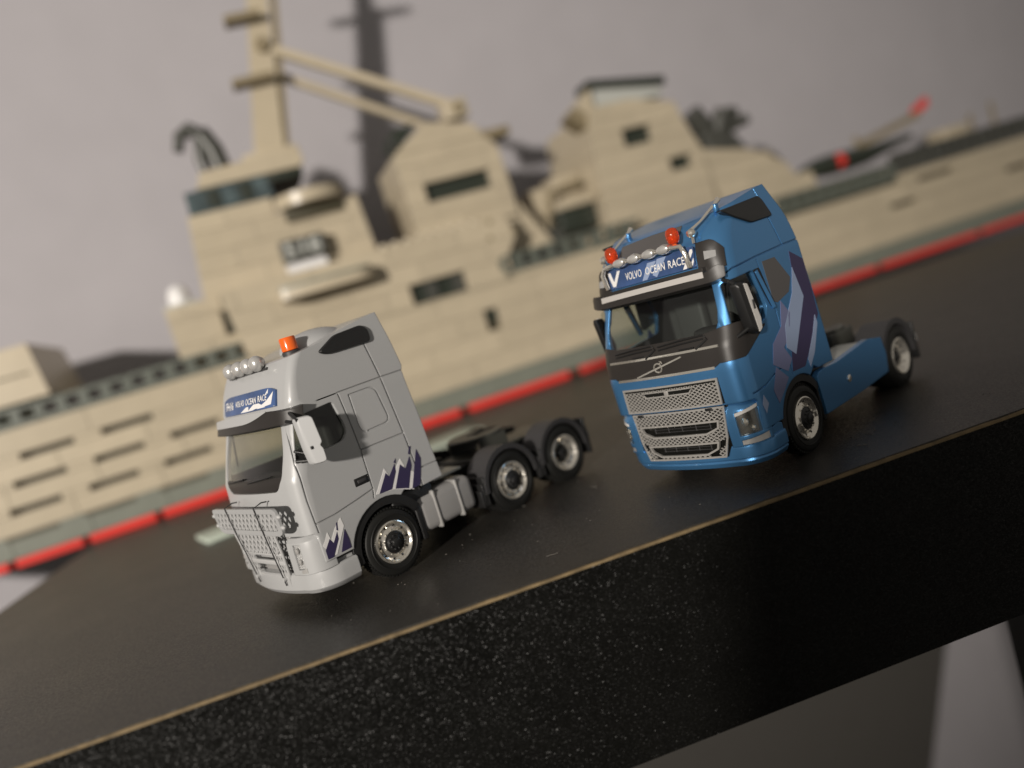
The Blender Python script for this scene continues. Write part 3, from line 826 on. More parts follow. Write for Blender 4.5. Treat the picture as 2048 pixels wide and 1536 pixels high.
for sg in (1, -1):
    mb.tube([(bx_(1.25)+.03, sg*.68, 1.25), (bx_(.95)+.02, sg*.65, .95), (bx_(.5), sg*.52, .48)], .022)
    mb.tube([(1.3, sg*.5, 1.5), (1.55, sg*.5, 1.5)], .03); mb.tube([(1.3, sg*.45, .55), (1.47, sg*.45, .55)], .03)
    mb.hexa([(bx_(z)+o, sg*y, z) for o in (-.02, .02) for z, y in ()] or [(bx_(.47)-.03, sg*.37, .43), (bx_(.62)-.03, sg*.35, .64), (bx_(.47)-.03, sg*.53, .43), (bx_(.62)-.03, sg*.57, .64),
             (bx_(.47)+.03, sg*.37, .43), (bx_(.62)+.03, sg*.35, .64), (bx_(.47)+.03, sg*.53, .43), (bx_(.62)+.03, sg*.57, .64)])
    for z in (1.54, 1.38): mb.lathe([(.03, -.03), (.035, .02), (.0, .05)], 'y', 12, (bx_(z)+.05, sg*1.13, z))
mb.build('bar_frame', M['lattice'], bar)
for sg in (1, -1):
    MB().tube([(1.36, sg*.52, 1.70), (1.44, sg*.52, 1.715), (bx_(1.68)+.088, sg*.515, 1.68), (bx_(1.25)+.088, sg*.49, 1.25), (bx_(.5)+.06, sg*.44, .45)], .010, 8).build('upright', M['charcoal'], bar)
# chassis
MB().rbox(-4.55, 1.0, -.42, .42, .55, .92, .03).build('chassis_frame', M['black'], gt)
MB().rbox(-1.0, -.2, -1.12, 1.12, .62, 1.14, .05).build('cab_floor', M['black'], gt)
mudguard(gt, 0, .86, 1.20, .60, -8, 150, M['black'], name='mudguard', th=.09, flaps=[(-.62, -.52, .30, .86)])
for sg in (1, -1):
    # fuel tank with straps
    ys = sorted((sg*.55, sg*1.17))
    tk = MB().rbox(-1.72, -.58, *ys, .36, .94, .12).build('fuel_tank', M['tank'], gt)
    for x in (-.92, -1.38):
        MB().rbox(x-.03, x+.03, *sorted((sg*.53, sg*1.19)), .345, .955, .11).build('strap', M['strap'], tk)
    MB().lathe([(.05, -.02), (.05, .05), (.035, .06)], 'z', 16, (-1.0, sg*.86, .94)).build('cap', M['tank'], tk)
    MB().rbox(-1.72, -.85, *sorted((sg*.55, sg*.98)), 1.02, 1.06, .01).build('deck_plate', M['ltgrey'], gt)
    mb = MB(); mb.tube([(-.72, sg*1.12, 1.06), (-1.0, sg*1.0, 1.08), (-1.15, sg*.95, 1.0)], .035)
    mb.build('hose', M['black'], gt)
MB().rbox(-1.75, -1.1, -.5, .5, 1.0, 1.07, .01).build('deck_plate', M['tank'], gt)
mb = MB()
for i in range(4): mb.tube([(-1.2, -.3+.18*i, 1.5), (-1.55, -.35+.2*i, 1.22), (-2.0, -.2+.1*i, 1.12)], .03)
mb.build('air_hose', M['black'], gt)
for cx in (-2.51, -3.87):
    mudguard(gt, cx, .72, 1.215, .575, -2, 182, M['charcoal'], th=.045)
    for sg in (1, -1):
        mb = MB()
        for k, dx in enumerate((.60, .655, .71)):
            mb.rbox(cx+dx-.022, cx+dx+.022, *sorted((sg*.74, sg*1.21)), .30, .78-.1*k, .01)
        mb.build('mud_flap', M['black'], gt)
for sg in (1, -1):
    mb = MB(); mb.rbox(-4.56, -4.50, *sorted((sg*.74, sg*1.2)), .28, .95, .01); mb.build('mud_flap', M['black'], gt)
    MB().rbox(-4.64, -4.57, *sorted((sg*.86, sg*1.16)), .52, .68, .02).build('tail_light', M['clear'], gt)
fw_ = MB(); fw_.lathe([(.50, 0), (.52, .03), (.50, .06), (.16, .06), (.14, .04)], 'z', 40, (-2.95, 0, 1.20))
fifth = fw_.build('fifth_wheel', M['dkgrey'], gt)
cut(fifth, [MB().prism([(-4, -.5), (-4, .5), (-2.95, .09), (-2.95, -.09)], 'z', 1.0, 1.5)])
mb = MB()
for y in (-.46, .46): mb.hexa([(x, yy, z) for x in (-3.25, -2.65) for yy in (y-.04, y+.04) for z in (.90, 1.21)])
mb.rbox(-3.6, -2.3, -.5, .5, .90, .96, .01)
mb.build('fifth_wheel_mount', M['dkgrey'], gt)
wheel_set(gt, 0, 'steer', False)
wheel_set(gt, -2.51, 'steer', True)
wheel_set(gt, -3.87, 'drive', True)
for x in (0, -2.51, -3.87):
    MB().tube([(x, -1.0, .505), (x, 1.0, .505)], .09, 12).build('axle', M['black'], gt)

# ================================================================== BLUE TOY TRUCK
bt = empty('toy_truck', (3.2079, 12.3878, 0), 3.84073)
tag(bt, 'metallic blue two axle toy tractor unit with silver grille and two clear orange roof beacons', 'toy truck', 'toy trucks on the table')
bcab = Cab([  # z, F, W, rc, crown, xr
    (.70, 1.36, 1.225, .28, .06, -1.10), (1.2, 1.40, 1.24, .28, .06, -1.08), (1.7, 1.42, 1.24, .28, .06, -1.06), (2.0, 1.40, 1.24, .28, .07, -1.04),
    (2.2, 1.335, 1.238, .27, .08, -1.03), (2.5, 1.235, 1.23, .26, .08, -1.01), (2.85, 1.115, 1.222, .25, .08, -1.0), (2.95, 1.09, 1.22, .26, .07, -1.0),
    (3.1, 1.07, 1.21, .28, .06, -.98), (3.35, 1.03, 1.185, .32, .06, -.93), (3.5, .96, 1.16, .35, .07, -.89), (3.75, .72, 1.10, .40, .08, -.80), (4.1, .35, 1.0, .42, .08, -.70)])
body = bcab.loft(zs_range(.70, 4.1, (1.2, 1.7, 2.0, 2.85, 2.95))).build('cab_body', M['blue'], bt)
cavity = bcab.loft(zs_range(1.3, 3.3), .07, xr=-.60)
roofcut = prism_y([(1.7, 3.33), (1.02, 3.44), (.86, 3.60), (.70, 3.72), (.50, 3.775), (.0, 3.86), (-.5, 3.94), (-.75, 3.965), (-1.3, 3.90), (-1.3, 4.6), (1.7, 4.6)], -2, 2)
underg = prism_y([(.66, .3)]+[p for p in arch_curve(0, .5, .66, -5, 122, 16)]+[(-.50, 1.17), (-.62, 1.10), (-1.3, 1.08), (-1.6, .3)], -2, 2)
frontlow = prism_y([(1.12, .5), (1.12, 1.12), (1.16, 1.165), (2, 1.19), (2, .5)], -2, 2)
bwin = round_poly([(1.03, 2.80), (.42, 2.825), (.33, 2.45), (.30, 2.27), (.42, 2.13), (.80, 2.06), (1.20, 2.03)], .06)
bwin2 = round_poly([(1.03, 2.80), (-.15, 2.825), (-.3, 2.45), (-.2, 2.15), (.40, 2.10), (.80, 2.06), (1.20, 2.03)], .06)
ws = MB().prism(round_poly([(-1.0, 2.25), (-1.02, 2.45), (-.95, 2.86), (.95, 2.86), (1.02, 2.45), (1.0, 2.25), (.92, 2.13), (-.92, 2.13)], .06), 'x', .62, 2)
cutters = [cavity, roofcut, underg, frontlow, prism_y(bwin, 1.0, 2), prism_y(bwin2, -2, -1.0), ws]
cutters += bcab.groove([(1.10, 2.72), (1.20, 2.40), (1.255, 2.05)], .016)
cutters += bcab.groove([(1.16, 1.24), (.86, 1.26), (.58, 1.34), (.09, 1.42)])
cutters += bcab.groove([(.24, 2.94), (.115, 2.15), (.12, 1.42), (.10, 1.20)])
cutters += bcab.groove([(1.03, 2.875), (.85, 2.945), (.24, 2.985), (-.54, 3.02), (-1.2, 3.03)])
cutters += bcab.groove([(-.45, 3.44), (-.54, 3.02)], .03)
cutters += bcab.groove([(-.45, 3.95), (-.45, 3.44)], .02)
cut(body, cutters)
line_inside(body, bcab, M['interior'])
for sg in (1, -1):
    y = 1.178*sg
    MB().prism(bwin if sg > 0 else bwin2, 'y', y, y-.012*sg).build('side_window', M['glass'], bt)
    mb = MB(); mb.prism(round_poly([(.42, 2.82), (.27, 2.83), (.09, 2.22), (.20, 2.24), (.29, 2.45)], .02), 'y', *sorted((sg*1.232, sg*1.242)))
    mb.build('window_pillar', M['black'], bt)
    # flat printed quarter window and pillar
    mb = MB(); bcab.decal([(.12, 2.89), (-.23, 2.89), (-.50, 2.53), (-.35, 2.34), (.02, 2.26), (.11, 2.30)], .005, .005, sg, mb); mb.build('quarter_window_print', M['greydecal'], bt)
    mb = MB(); mb.tube([(.37, sg*1.238, 2.80), (.15, sg*1.245, 2.22)], .035, 12); mb.build('pillar_trim', M['blue'], bt)
bcab.patch(-1.14, 1.14, lambda q: 2.10, 2.86, off=-.012, th=.012, nq=30, nz=10).build('windscreen', M['glass'], bt)
# black band round the front below the windscreen
def band_lo(q):
    a = abs(q)
    return 1.70 if a < .86 else 1.70+.06*min(1, (a-.86)/.1) if a < .98 else 1.76+.30*max(0, (a-1.35)/.62)
def band_hi(q):
    a = abs(q)
    return 2.19+.05*min(1, max(0, (a-.8)/.3)) if a < 1.32 else 2.24-.17*min(1, (a-1.32)/.4)
bb = bcab.patch(-1.93, 1.93, band_lo, band_hi, off=.008, th=.006, nq=72, nz=8)
bb.build('front_band', M['satin'], bt)
def front_bar(c, q0, q1, z0, z1, h, o, material, name, parent, n=24):
    mb = MB(); mb2 = c.patch(q0, q1, lambda q: z0+(z1-z0)*(q-q0)/(q1-q0)-h/2, lambda q: z0+(z1-z0)*(q-q0)/(q1-q0)+h/2, off=o, th=o, nq=n, nz=2)
    return mb2.build(name, material, parent)
front_bar(bcab, -.99, .99, 2.0, 2.0, .028, .022, M['chrome'], 'chrome_strip', bt)
front_bar(bcab, -.88, .88, 1.715, 1.715, .035, .024, M['chrome'], 'chrome_strip', bt)
front_bar(bcab, -.47, .39, 1.74, 1.945, .024, .024, M['chrome'], 'diagonal_bar', bt)
p = bcab.P(-.035, 1.845)+Vector((.022, 0, 0))
mb = MB(); mb.lathe([(.052, 0), (.062, .012), (.072, .012), (.080, 0), (.072, -.012), (.060, -.012)], 'x', 28, tuple(p), close=True)
em = mb.build('emblem_ring', M['chrome'], bt)
mb = MB()
mb.tube([p+Vector((.002, .045, .045)), p+Vector((.002, .085, .085))], .010, 8)
mb.tube([p+Vector((.002, .088, .088)), p+Vector((.002, .052, .092))], .008, 8); mb.tube([p+Vector((.002, .088, .088)), p+Vector((.002, .092, .052))], .008, 8)
mb.build('emblem_arrow', M['chrome'], em)
# wipers and moulded vents in the cowl
for y0, y1, z0 in ((-.86, -.10, 2.10), (.02, .78, 2.11)):
    mb = MB()
    a, b = bcab.P(y0, z0+.03), bcab.P(y1, z0+.07)
    for k in range(2):
        o = Vector((.03, 0, -.05*k)); mb.tube([a+o, (a+b)/2+o+Vector((.025, 0, .012)), b+o], .012, 8)
    mb.tube([b+Vector((.03, 0, 0)), b+Vector((.03, .06, -.06)), bcab.P(y1-.12, z0-.10)+Vector((.02, 0, 0))], .015, 8)
    mb.rbox(bcab.P((y0+y1)/2, 2.06).x-.01, bcab.P((y0+y1)/2, 2.06).x+.035, (y0+y1)/2-.02, y1-.15, 2.03, 2.05, .006)
    mb.build('wiper', M['black'], bt)
mb = MB(); mb.rbox(.45, 1.20, -1.08, 1.08, 1.35, 2.02, .06); mb.rbox(.40, .7, .15, .95, 1.9, 2.18, .07)
mb.lathe([(.17, -.02), (.20, 0), (.17, .02)], 'x', 20, (.28, .55, 2.12)); mb.build('dashboard', M['interior'], bt)
for y in (.55, -.55):
    mb = MB(); mb.rbox(-.30, .25, y-.27, y+.27, 1.32, 1.80, .06); mb.rbox(-.50, -.30, y-.27, y+.27, 1.6, 2.6, .06)
    mb.build('seat', M['seat'], bt)
mb = MB(); mb.rbox(-.58, -.52, -1.1, 1.1, 1.5, 3.1, .02); mb.build('rear_trim', M['seat'], bt)
# visor
bcab.patch(-1.15, 1.15, lambda q: 2.80+.05*max(0, (abs(q)-1.0)/.15)**2, lambda q: 2.985+.06*min(1, max(0, (abs(q)-.98)/.1))-.05*max(0, (abs(q)-1.06)/.09)**2, off=.15, th=.145, nq=44, nz=5).build('sun_visor', M['satin'], bt)
bcab.patch(-.93, .93, lambda q: 2.905, lambda q: 3.00, off=.157, th=.006, nq=24, nz=2).build('visor_stripe', M['visor_strip'], bt)
bcab.patch(-.93, .93, lambda q: 2.99, lambda q: 3.06, off=.13, th=.12, nq=24, nz=2).build('visor_top', M['satin'], bt)
# name board and black corner caps
bp = bcab.patch(-.80, .80, 3.09, 3.36, off=.05, th=.045, nq=24, nz=3).build('name_plate', M['plate_blue'], bt)
for t_, a, wd in (('VOLVO', -.43, .32), ('OCEAN', -.04, .36), ('RACE', .37, .28)):
    plate_text(t_, 'lettering', a, 3.165, wd, .115, .06, cab=bcab, par=bp, off=.054, bold=.012)
plate_poly([[(-.12, 3.10), (-.03, 3.10), (.18, 3.33), (.02, 3.33)], [(.08, 3.14), (.15, 3.10), (.36, 3.345), (.20, 3.345)]], 'wave_print', bcab, bp, off=.0528, material=M['lavender'])
plate_poly([[(-.79, 3.30), (-.72, 3.12), (-.66, 3.12), (-.53, 3.34), (-.59, 3.34), (-.685, 3.19), (-.74, 3.34), (-.79, 3.34)],
            [(.60, 3.10), (.66, 3.10), (.785, 3.30), (.785, 3.34), (.75, 3.34)], [(.70, 3.10), (.75, 3.10), (.785, 3.17), (.785, 3.22)]], 'wave_print', bcab, bp, off=.0535)
for sg in (1, -1):
    q0, q1 = sorted((sg*.82, sg*1.20))
    cp = bcab.patch(q0, q1, lambda q: 3.0, lambda q: 3.40-.16*max(0, (abs(q)-.98)/.22)**2, off=.03, th=.035, nq=16, nz=6).build('corner_cap', M['satin'], bt)
    q0, q1 = sorted((sg*.94, sg*1.09))
    bcab.patch(q0, q1, 3.155, lambda q: 3.27-.03*(abs(q)-.94)/.15, off=.041, th=.012, nq=8, nz=3).build('marker_lamp', M['clear'], cp)
bcab.patch(-.62, .52, 3.43, lambda q: 3.70-.10*max(0, -q)/.62*.3, off=.010, th=.012, nq=24, nz=4).build('roof_window', M['greydecal'], bt)
# chrome lamp bar with four lamps, two clear orange beacons and two horns
def bp_(y, z, o): return bcab.P(y, z)+Vector((o, 0, 0))
BX = 1.155
mb = MB()
mb.tube([(BX-.02, -.79, 3.12), (BX+.02, -.79, 3.34), (BX, -.74, 3.43), (BX, -.55, 3.45), (BX, .55, 3.45), (BX, .70, 3.43), (BX+.02, .75, 3.34), (BX-.02, .75, 3.12)], .034, 12)
lb = mb.build('lamp_bar', M['chrome'], bt, ang=50)
for y in (-.36, -.08, .20, .47):
    pass
for y in (-.40, -.12, .16, .43):
    L = MB(); L.lathe([(.0, .045), (.05, .04), (.072, .0), (.078, -.05), (.05, -.09), (0, -.1)], 'x', 20, (0, 0, 0))
    L.v = [(x, yy*1.62, z*.95) for x, yy, z in L.v]
    o = L.build('bar_lamp', M['chrome'], lb, ang=50); o.location = (BX+.03, y, 3.455)
    F_ = MB(); F_.lathe([(.0, .056), (.04, .053), (.062, .035), (.062, .02)], 'x', 20, (0, 0, 0)); F_.v = [(x, yy*1.62, z*.95) for x, yy, z in F_.v]
    f_ = F_.build('lens', M['lamp_grey'], lb, ang=50); f_.location = (BX+.03, y, 3.455)
for y in (-.56, .60):
    mb = MB(); mb.tube([(BX-.03, y, 3.42), (BX-.03, y, 3.50)], .035)
    mb.build('beacon_foot', M['orange'], bt)
    MB().lathe([(.06, -.005), (.10, .02), (.116, .08), (.114, .15), (.092, .20), (.04, .225), (0, .228)], 'z', 28, (0, 0, 0)).build('beacon', M['orange_clear'], bt, ang=60, loc=(BX-.03, y, 3.49)).scale = (.82, .82, 1.0)
    MB().lathe([(.03, 0), (.05, .03), (.05, .10), (.0, .13)], 'z', 14, (BX-.03, y, 3.50)).build('bulb', M['orange'], bt)
for y in (-.82, .83):
    L = MB(); L.lathe([(0, .06), (.05, .04), (.065, -.01), (.045, -.07), (.02, -.12)], 'x', 18, (1.02, y, 3.56)); L.build('marker_lamp', M['chrome'], bt, ang=50)
    mb = MB(); mb.tube([(1.0, y, 3.52), (1.0, y-.01, 3.42)], .022); mb.build('lamp_stem', M['chrome'], bt)
for y0, y1, in ((.80, 1.0), (-.80, -.62)):
    mb = MB(); mb.tube([(.96, y0, 3.60), (.80, (y0*.6+y1*.4), 3.68), (.52, y1, 3.86), (.44, y1, 3.905)], [.026, .020, .026, .042], 12)
    mb.build('air_horn', M['chrome'], bt, ang=50)
    MB().rbox(.50, .58, y1-.03, y1+.03, 3.74, 3.86, .015).build('horn_foot', M['blue'], bt)
for sg in (1, -1):
    intake(bcab, round_poly([(.62, 3.735), (-.40, 3.80), (-.455, 3.74), (-.52, 3.48), (.05, 3.47), (.36, 3.60)], .06), bt, sg, out=.035)
# side artwork
def putb(polys, material, off=.0045):
    put(polys, material, 'side_print', off, bcab, bt)
putb([[(-.66, 2.90), (-.99, 2.72), (-1.0, 2.2), (-.99, 1.85), (-.62, 1.52), (-.26, 1.22), (.10, 1.24), (-.05, 1.62), (-.52, 2.15)]], M['plum'], .004)
putb([[(-.62, 2.66), (-.71, 2.19), (-.10, 1.45), (.10, 1.60), (.00, 1.90), (-.42, 2.30)]], M['lavender'], .0075)
putb([[(-.06, 2.27), (-.22, 2.05), (-.06, 1.75), (.17, 1.62), (.04, 1.42), (.22, 1.28), (.55, 1.47), (.42, 1.74), (.10, 1.92)],
      [(.50, 1.42), (.25, 1.20), (.45, 1.05), (.63, .93), (.70, 1.14)]], M['lilac'], .006)
putb([[(-.885, 1.86), (-.90, 1.73), (-.62, 1.35), (-.40, 1.17), (-.38, 1.30), (-.70, 1.62)], [(.98, 1.16), (.90, 1.02), (1.0, .90), (1.05, 1.04)]], M['lavender'], .008)
# mirrors
for sg in (1, -1):
    V0 = round_poly([(1.14, 2.76), (.94, 2.74), (.79, 2.20), (.88, 1.99), (1.03, 2.08), (1.07, 2.30)], .06)
    n = len(V0); cx = sum(p[0] for p in V0)/n; cz = sum(p[1] for p in V0)/n; V = []
    for k, y in ((.88, 1.25), (1, 1.27), (1, 1.37), (.90, 1.40)) if sg > 0 else ((.80, 1.23), (.9, 1.24), (.9, 1.30), (.82, 1.32)):
        V += [(cx+(x-cx)*k, sg*y, cz+(z-cz)*k) for x, z in V0]
    F = [tuple(range(n)), tuple(range(4*n-1, 3*n-1, -1))]
    for i in range(3):
        for k in range(n): F.append((i*n+k, i*n+(k+1) % n, (i+1)*n+(k+1) % n, (i+1)*n+k))
    mo = MB().add(V, F).build('mirror', M['black'], bt)
    mb = MB(); mb.prism(round_poly([(.995, 2.72), (.915, 2.70), (.80, 2.20), (.83, 2.06), (.91, 2.02)], .02), 'y', *sorted((sg*(1.39 if sg > 0 else 1.31), sg*(1.406 if sg > 0 else 1.326))))
    mb.build('mirror_face', M['mirror_white'], mo)
    MB().rbox(.865, .91, *sorted((sg*(1.40 if sg > 0 else 1.32), sg*(1.414 if sg > 0 else 1.334))), 2.34, 2.47, .015).build('mirror_notch', M['charcoal'], mo)
    if sg < 0: continue
    mb = MB(); mb.tube([(1.10, sg*1.18, 2.84), (1.12, sg*1.27, 2.80), (1.06, sg*1.33, 2.72)], .03)
    mb.build('mirror_arm', M['black'], bt)
    mb = MB(); mb.tube([(1.16, sg*1.2, 2.04), (1.0, sg*1.32, 2.12)], .03); mb.build('mirror_arm', M['black'], bt)
# lower front
bsec = [(.22, 1.26, 1.08, .40, .06), (.25, 1.36, 1.17, .42, .07), (.32, 1.395, 1.215, .44, .07), (.355, 1.385, 1.21, .44, .07), (.37, 1.415, 1.23, .44, .07), (.52, 1.415, 1.235, .42, .07), (.565, 1.405, 1.225, .42, .07)]
bo, bc2 = bumper_mesh('bumper', bsec, .65, M['blue'], bt, [MB().prism([(-.79, .60), (.79, .60), (.70, .425), (-.70, .425)], 'x', 1.2, 1.7)])
lamp = Cab([(.55, 1.41, 1.225, .36, .05, .95), (.95, 1.42, 1.225, .34, .05, .95), (1.08, 1.41, 1.22, .34, .05, .95), (1.165, 1.36, 1.19, .34, .05, .95)])
for sg in (1, -1):
    MB().prism([(.66, .55), (.66, .66), (.74, .70), (1.04, .66), (1.08, .55)], 'y', sg*.85, sg*1.205).build('step', M['blue'], bt)
    blk = lamp.loft([.55, .75, .95, 1.08, 1.165]).build('lamp_block', M['blue'], bt)
    inner = MB().box(.43, 2.13, *sorted((-sg*2.2, sg*.8131)), .33, 1.41)
    q0, q1 = sorted((sg*.965, sg*1.30)); r0, r1 = sorted((sg*.97, sg*1.42))
    lc = lamp.patch(q0, q1, lambda q: .70+.02*(abs(q)-.96), lambda q: 1.03+.07*(abs(q)-.96)/.34, off=.1, th=.17, nq=10, nz=2)
    fc = lamp.patch(r0, r1, lambda q: .565, lambda q: .635+.03*(abs(q)-.96)/.4, off=.1, th=.15, nq=10, nz=2)
    cut(blk, [inner, lc, fc])
    hl = lamp.patch(q0, q1, lambda q: .70, lambda q: 1.03+.07*(abs(q)-.96)/.34, off=-.012, th=.02, nq=10, nz=3).build('headlight', M['glass_haze'], bt)
    lamp.patch(q0, q1, lambda q: .70, lambda q: 1.03, off=-.06, th=.01, nq=8, nz=2).build('reflector', M['reflector'], hl)
    lamp.patch(q0, q1, lambda q: .985+.07*(abs(q)-.96)/.34, lambda q: 1.03+.07*(abs(q)-.96)/.34, off=.002, th=.02, nq=8, nz=2).build('running_light', M['mirror_white'], hl)
    for zc, r, qq in ((.88, .055, 1.08), (.78, .04, 1.18)):
        pp = lamp.P(sg*qq, zc)-lamp.N(sg*qq, zc)*.045
        MB().lathe([(r, -.01), (r, .012), (r*.55, .02), (0, .03)], 'x', 18, tuple(pp)).build('bulb', M['chrome'], hl, ang=60)
    lamp.patch(r0, r1, lambda q: .57, lambda q: .63+.03*(abs(q)-.96)/.4, off=-.012, th=.02, nq=8, nz=2).build('fog_light', M['lamp_grey'], bt)
# silver mesh grilles over a black radiator
MB().rbox(1.05, 1.33, -.88, .88, .40, 1.60, .02).build('radiator', M['dark_glass'], bt)
gx = lambda y, off=.0: 1.424-.055*(y/.9)**2+off
def ring(poly, wd, name, parent, off=.02, material=M['silver'], th=.03):
    n = len(poly); cx = sum(p[0] for p in poly)/n; cz = sum(p[1] for p in poly)/n
    V = []
    inn = []
    for i in range(n):
        a, b, c = Vector(poly[i-1]), Vector(poly[i]), Vector(poly[(i+1) % n])
        d1 = (b-a).normalized(); d2 = (c-b).normalized(); n1 = Vector((-d1.y, d1.x)); n2 = Vector((-d2.y, d2.x))
        if (Vector((cx, cz))-b).dot(n1) < 0: n1 = -n1
        if (Vector((cx, cz))-b).dot(n2) < 0: n2 = -n2
        bi = (n1+n2).normalized(); inn.append(tuple(b+bi*wd/max(.5, bi.dot(n1))))
    def sub(pl):
        out = []
        for i in range(n):
            a, b = pl[i], pl[(i+1) % n]
            for k in range(6): out.append((a[0]+(b[0]-a[0])*k/6, a[1]+(b[1]-a[1])*k/6))
        return out
    O, I = sub(poly), sub(inn); m_ = len(O)
    for pl, o in ((O, 0), (O, off), (I, off), (I, 0)): V += [(gx(y, o), y, z) for y, z in pl]
    F = []
    for i in range(4):
        for k in range(m_): F.append((i*m_+k, i*m_+(k+1) % m_, ((i+1) % 4)*m_+(k+1) % m_, ((i+1) % 4)*m_+k))
    return MB().add(V, F).build(name, material, parent)
UG = [(-.86, 1.575), (.87, 1.575), (.85, 1.195), (-.86, 1.195)]
ug = ring(UG, .028, 'upper_grille', bt)
front = lambda u, v, w_: (gx(u, w_-.012), u, v)
mb = MB(); lattice(mb, [(-.85, 1.515), (.86, 1.515), (.84, 1.20), (-.85, 1.20)], .046, .0135, math.radians(33), front, .022); gm = mb.build('grille_mesh', M['silver'], ug, ang=60); tag(gm, kind='stuff')
mb = MB()
mb.prism([(gx(0, -.01), -.84), (gx(0, .024), -.84), (gx(0, .024), .85), (gx(0, -.01), .85)], 'z', 1.512, 1.55) if False else None
bcab.patch(-.86, .87, 1.505, 1.555, off=.0, th=.03, nq=20, nz=1, mb=mb); mb.build('grille_rim', M['silver'], ug)
bcab.patch(-.86, .87, 1.195, 1.575, off=.006, th=.01, nq=20, nz=2).build('grille_back', M['dark_glass'], ug)
sl = MB(); sl.prism([(-.44, 1.49), (.45, 1.49), (.39, 1.425), (-.38, 1.425)], 'x', gx(.4, .0), gx(0, .022)); sl.build('grille_slot', M['dark_glass'], ug)
ring([(-.46, 1.502), (.47, 1.502), (.40, 1.415), (-.39, 1.415)], .018, 'slot_frame', ug, off=.034)
MB().rbox(gx(0), gx(0, .04), -.035, .035, 1.41, 1.50, .006).build('slot_badge', M['silver'], ug)
LG = [(-.80, 1.17), (.86, 1.17), (.80, .72), (.70, .43), (-.68, .43), (-.76, .72)]
lg = ring(LG, .026, 'lower_grille', bt)
op1 = [(-.70, .985), (.74, .985), (.71, .86), (.50, .785), (-.47, .785), (-.65, .86)]
op2 = [(-.62, .675), (.66, .675), (.62, .56), (.43, .485), (-.41, .485), (-.57, .56)]
mb = MB()
for poly in ([(-.79, 1.165), (.85, 1.165), (.83, .985), (-.78, .985)], [(-.78, .985), (-.70, .985), (-.645, .86), (-.62, .675), (-.76, .70)], [(.83, .985), (.74, .985), (.71, .86), (.66, .675), (.79, .70)],
             [(-.65, .86), (-.47, .785), (-.62, .675)], [(-.47, .785), (.50, .785), (.66, .675), (-.62, .675)], [(.71, .86), (.50, .785), (.66, .675)],
             [(-.75, .70), (-.62, .675), (-.57, .56), (-.41, .485), (-.67, .44)], [(.79, .70), (.66, .675), (.62, .56), (.43, .485), (.69, .44)], [(-.41, .485), (.43, .485), (.45, .435), (-.43, .435)]):
    lattice(mb, poly, .046, .0135, math.radians(33), front, .022)
gm = mb.build('grille_mesh', M['silver'], lg, ang=60); tag(gm, kind='stuff')
for op in (op1, op2):
    f_ = ring(op, .026, 'grille_opening', lg, off=.04)
    ys = [p[0] for p in op]; zs_ = [p[1] for p in op]
    mb = MB(); mb.prism(op, 'x', 1.325, 1.336); mb.build('opening_back', M['dark_glass'], lg)
    mb = MB()
    for k in range(5):
        y = min(ys)+.22+(max(ys)-min(ys)-.44)*k/4; mb.box(1.336, 1.35, y-.008, y+.008, min(zs_)+.05, max(zs_)-.03)
    for k in range(3):
        z = min(zs_)+.06+k*.045; mb.box(1.336, 1.346, min(ys)+.2, max(ys)-.2, z-.005, z+.005)
    tag(mb.build('opening_ribs', M['charcoal'], lg), kind='stuff')
for y in (-.62, .62):
    MB().rbox(gx(.6, .0), gx(.6, .03), y-.06, y+.06, 1.125, 1.165, .01).build('grille_clip', M['black'], lg)
# chassis
MB().rbox(-4.25, 1.0, -.42, .42, .55, .95, .03).build('chassis_frame', M['black'], bt)
MB().rbox(-1.0, -.2, -1.1, 1.1, .62, 1.12, .05).build('cab_floor', M['black'], bt)
mudguard(bt, 0, .86, 1.20, .58, -8, 150, M['black'], th=.07, flaps=[(-.62, -.52, .30, .86)])
for sg in (1, -1):
    sk = [(-.56, .38), (-.54, .98), (-.62, 1.03), (-.80, 1.04), (-1.2, 1.02), (-1.9, 1.06), (-2.35, 1.09), (-2.82, 1.0), (-2.88, .70), (-2.80, .40), (-1.9, .37)]
    so = MB().prism(sk, 'y', *sorted((sg*1.12, sg*1.225))).build('side_skirt', M['blue'], bt)
    MB().lathe([(.055, -.005), (.06, .012), (.045, .02), (0, .022)], 'y', 16, (-1.45, sg*1.225, .68)).build('filler_cap', M['chrome'], so)
    mb = MB(); mb.tube([(-.90, sg*1.05, 1.09), (-1.15, sg*1.0, 1.11)], .035); mb.build('cap', M['blue'], bt)
    MB().rbox(-2.5, -1.0, *sorted((sg*.60, sg*1.11)), 1.0, 1.035, .008).build('deck_plate', M['ltgrey'], bt)
MB().rbox(-2.6, -1.0, -.58, .58, .97, 1.0, .01).build('deck_plate', M['charcoal'], bt)
mudguard(bt, -3.44, .70, 1.215, .60, -5, 185, M['charcoal'], th=.06)
for sg in (1, -1):
    MB().rbox(-4.2, -4.13, *sorted((sg*.74, sg*1.2)), .28, .95, .01).build('mud_flap', M['black'], bt)
    MB().rbox(-4.3, -4.21, *sorted((sg*.86, sg*1.18)), .55, .70, .02).build('tail_light', M['clear'], bt)
fw2 = MB().lathe([(.50, 0), (.52, .03), (.50, .06), (.16, .06), (.14, .04)], 'z', 40, (-3.0, 0, 1.20)).build('fifth_wheel', M['dkgrey'], bt)
cut(fw2, [MB().prism([(-4.1, -.5), (-4.1, .5), (-3.0, .09), (-3.0, -.09)], 'z', 1.0, 1.5)])
mb = MB(); mb.rbox(-3.4, -2.6, -.5, .5, .92, 1.205, .02); mb.build('fifth_wheel_mount', M['dkgrey'], bt)
mb = MB()
for i in range(3): mb.tube([(-1.1, -.2+.2*i, 1.6), (-1.5, -.25+.2*i, 1.25), (-2.1, -.15+.12*i, 1.08)], .03)
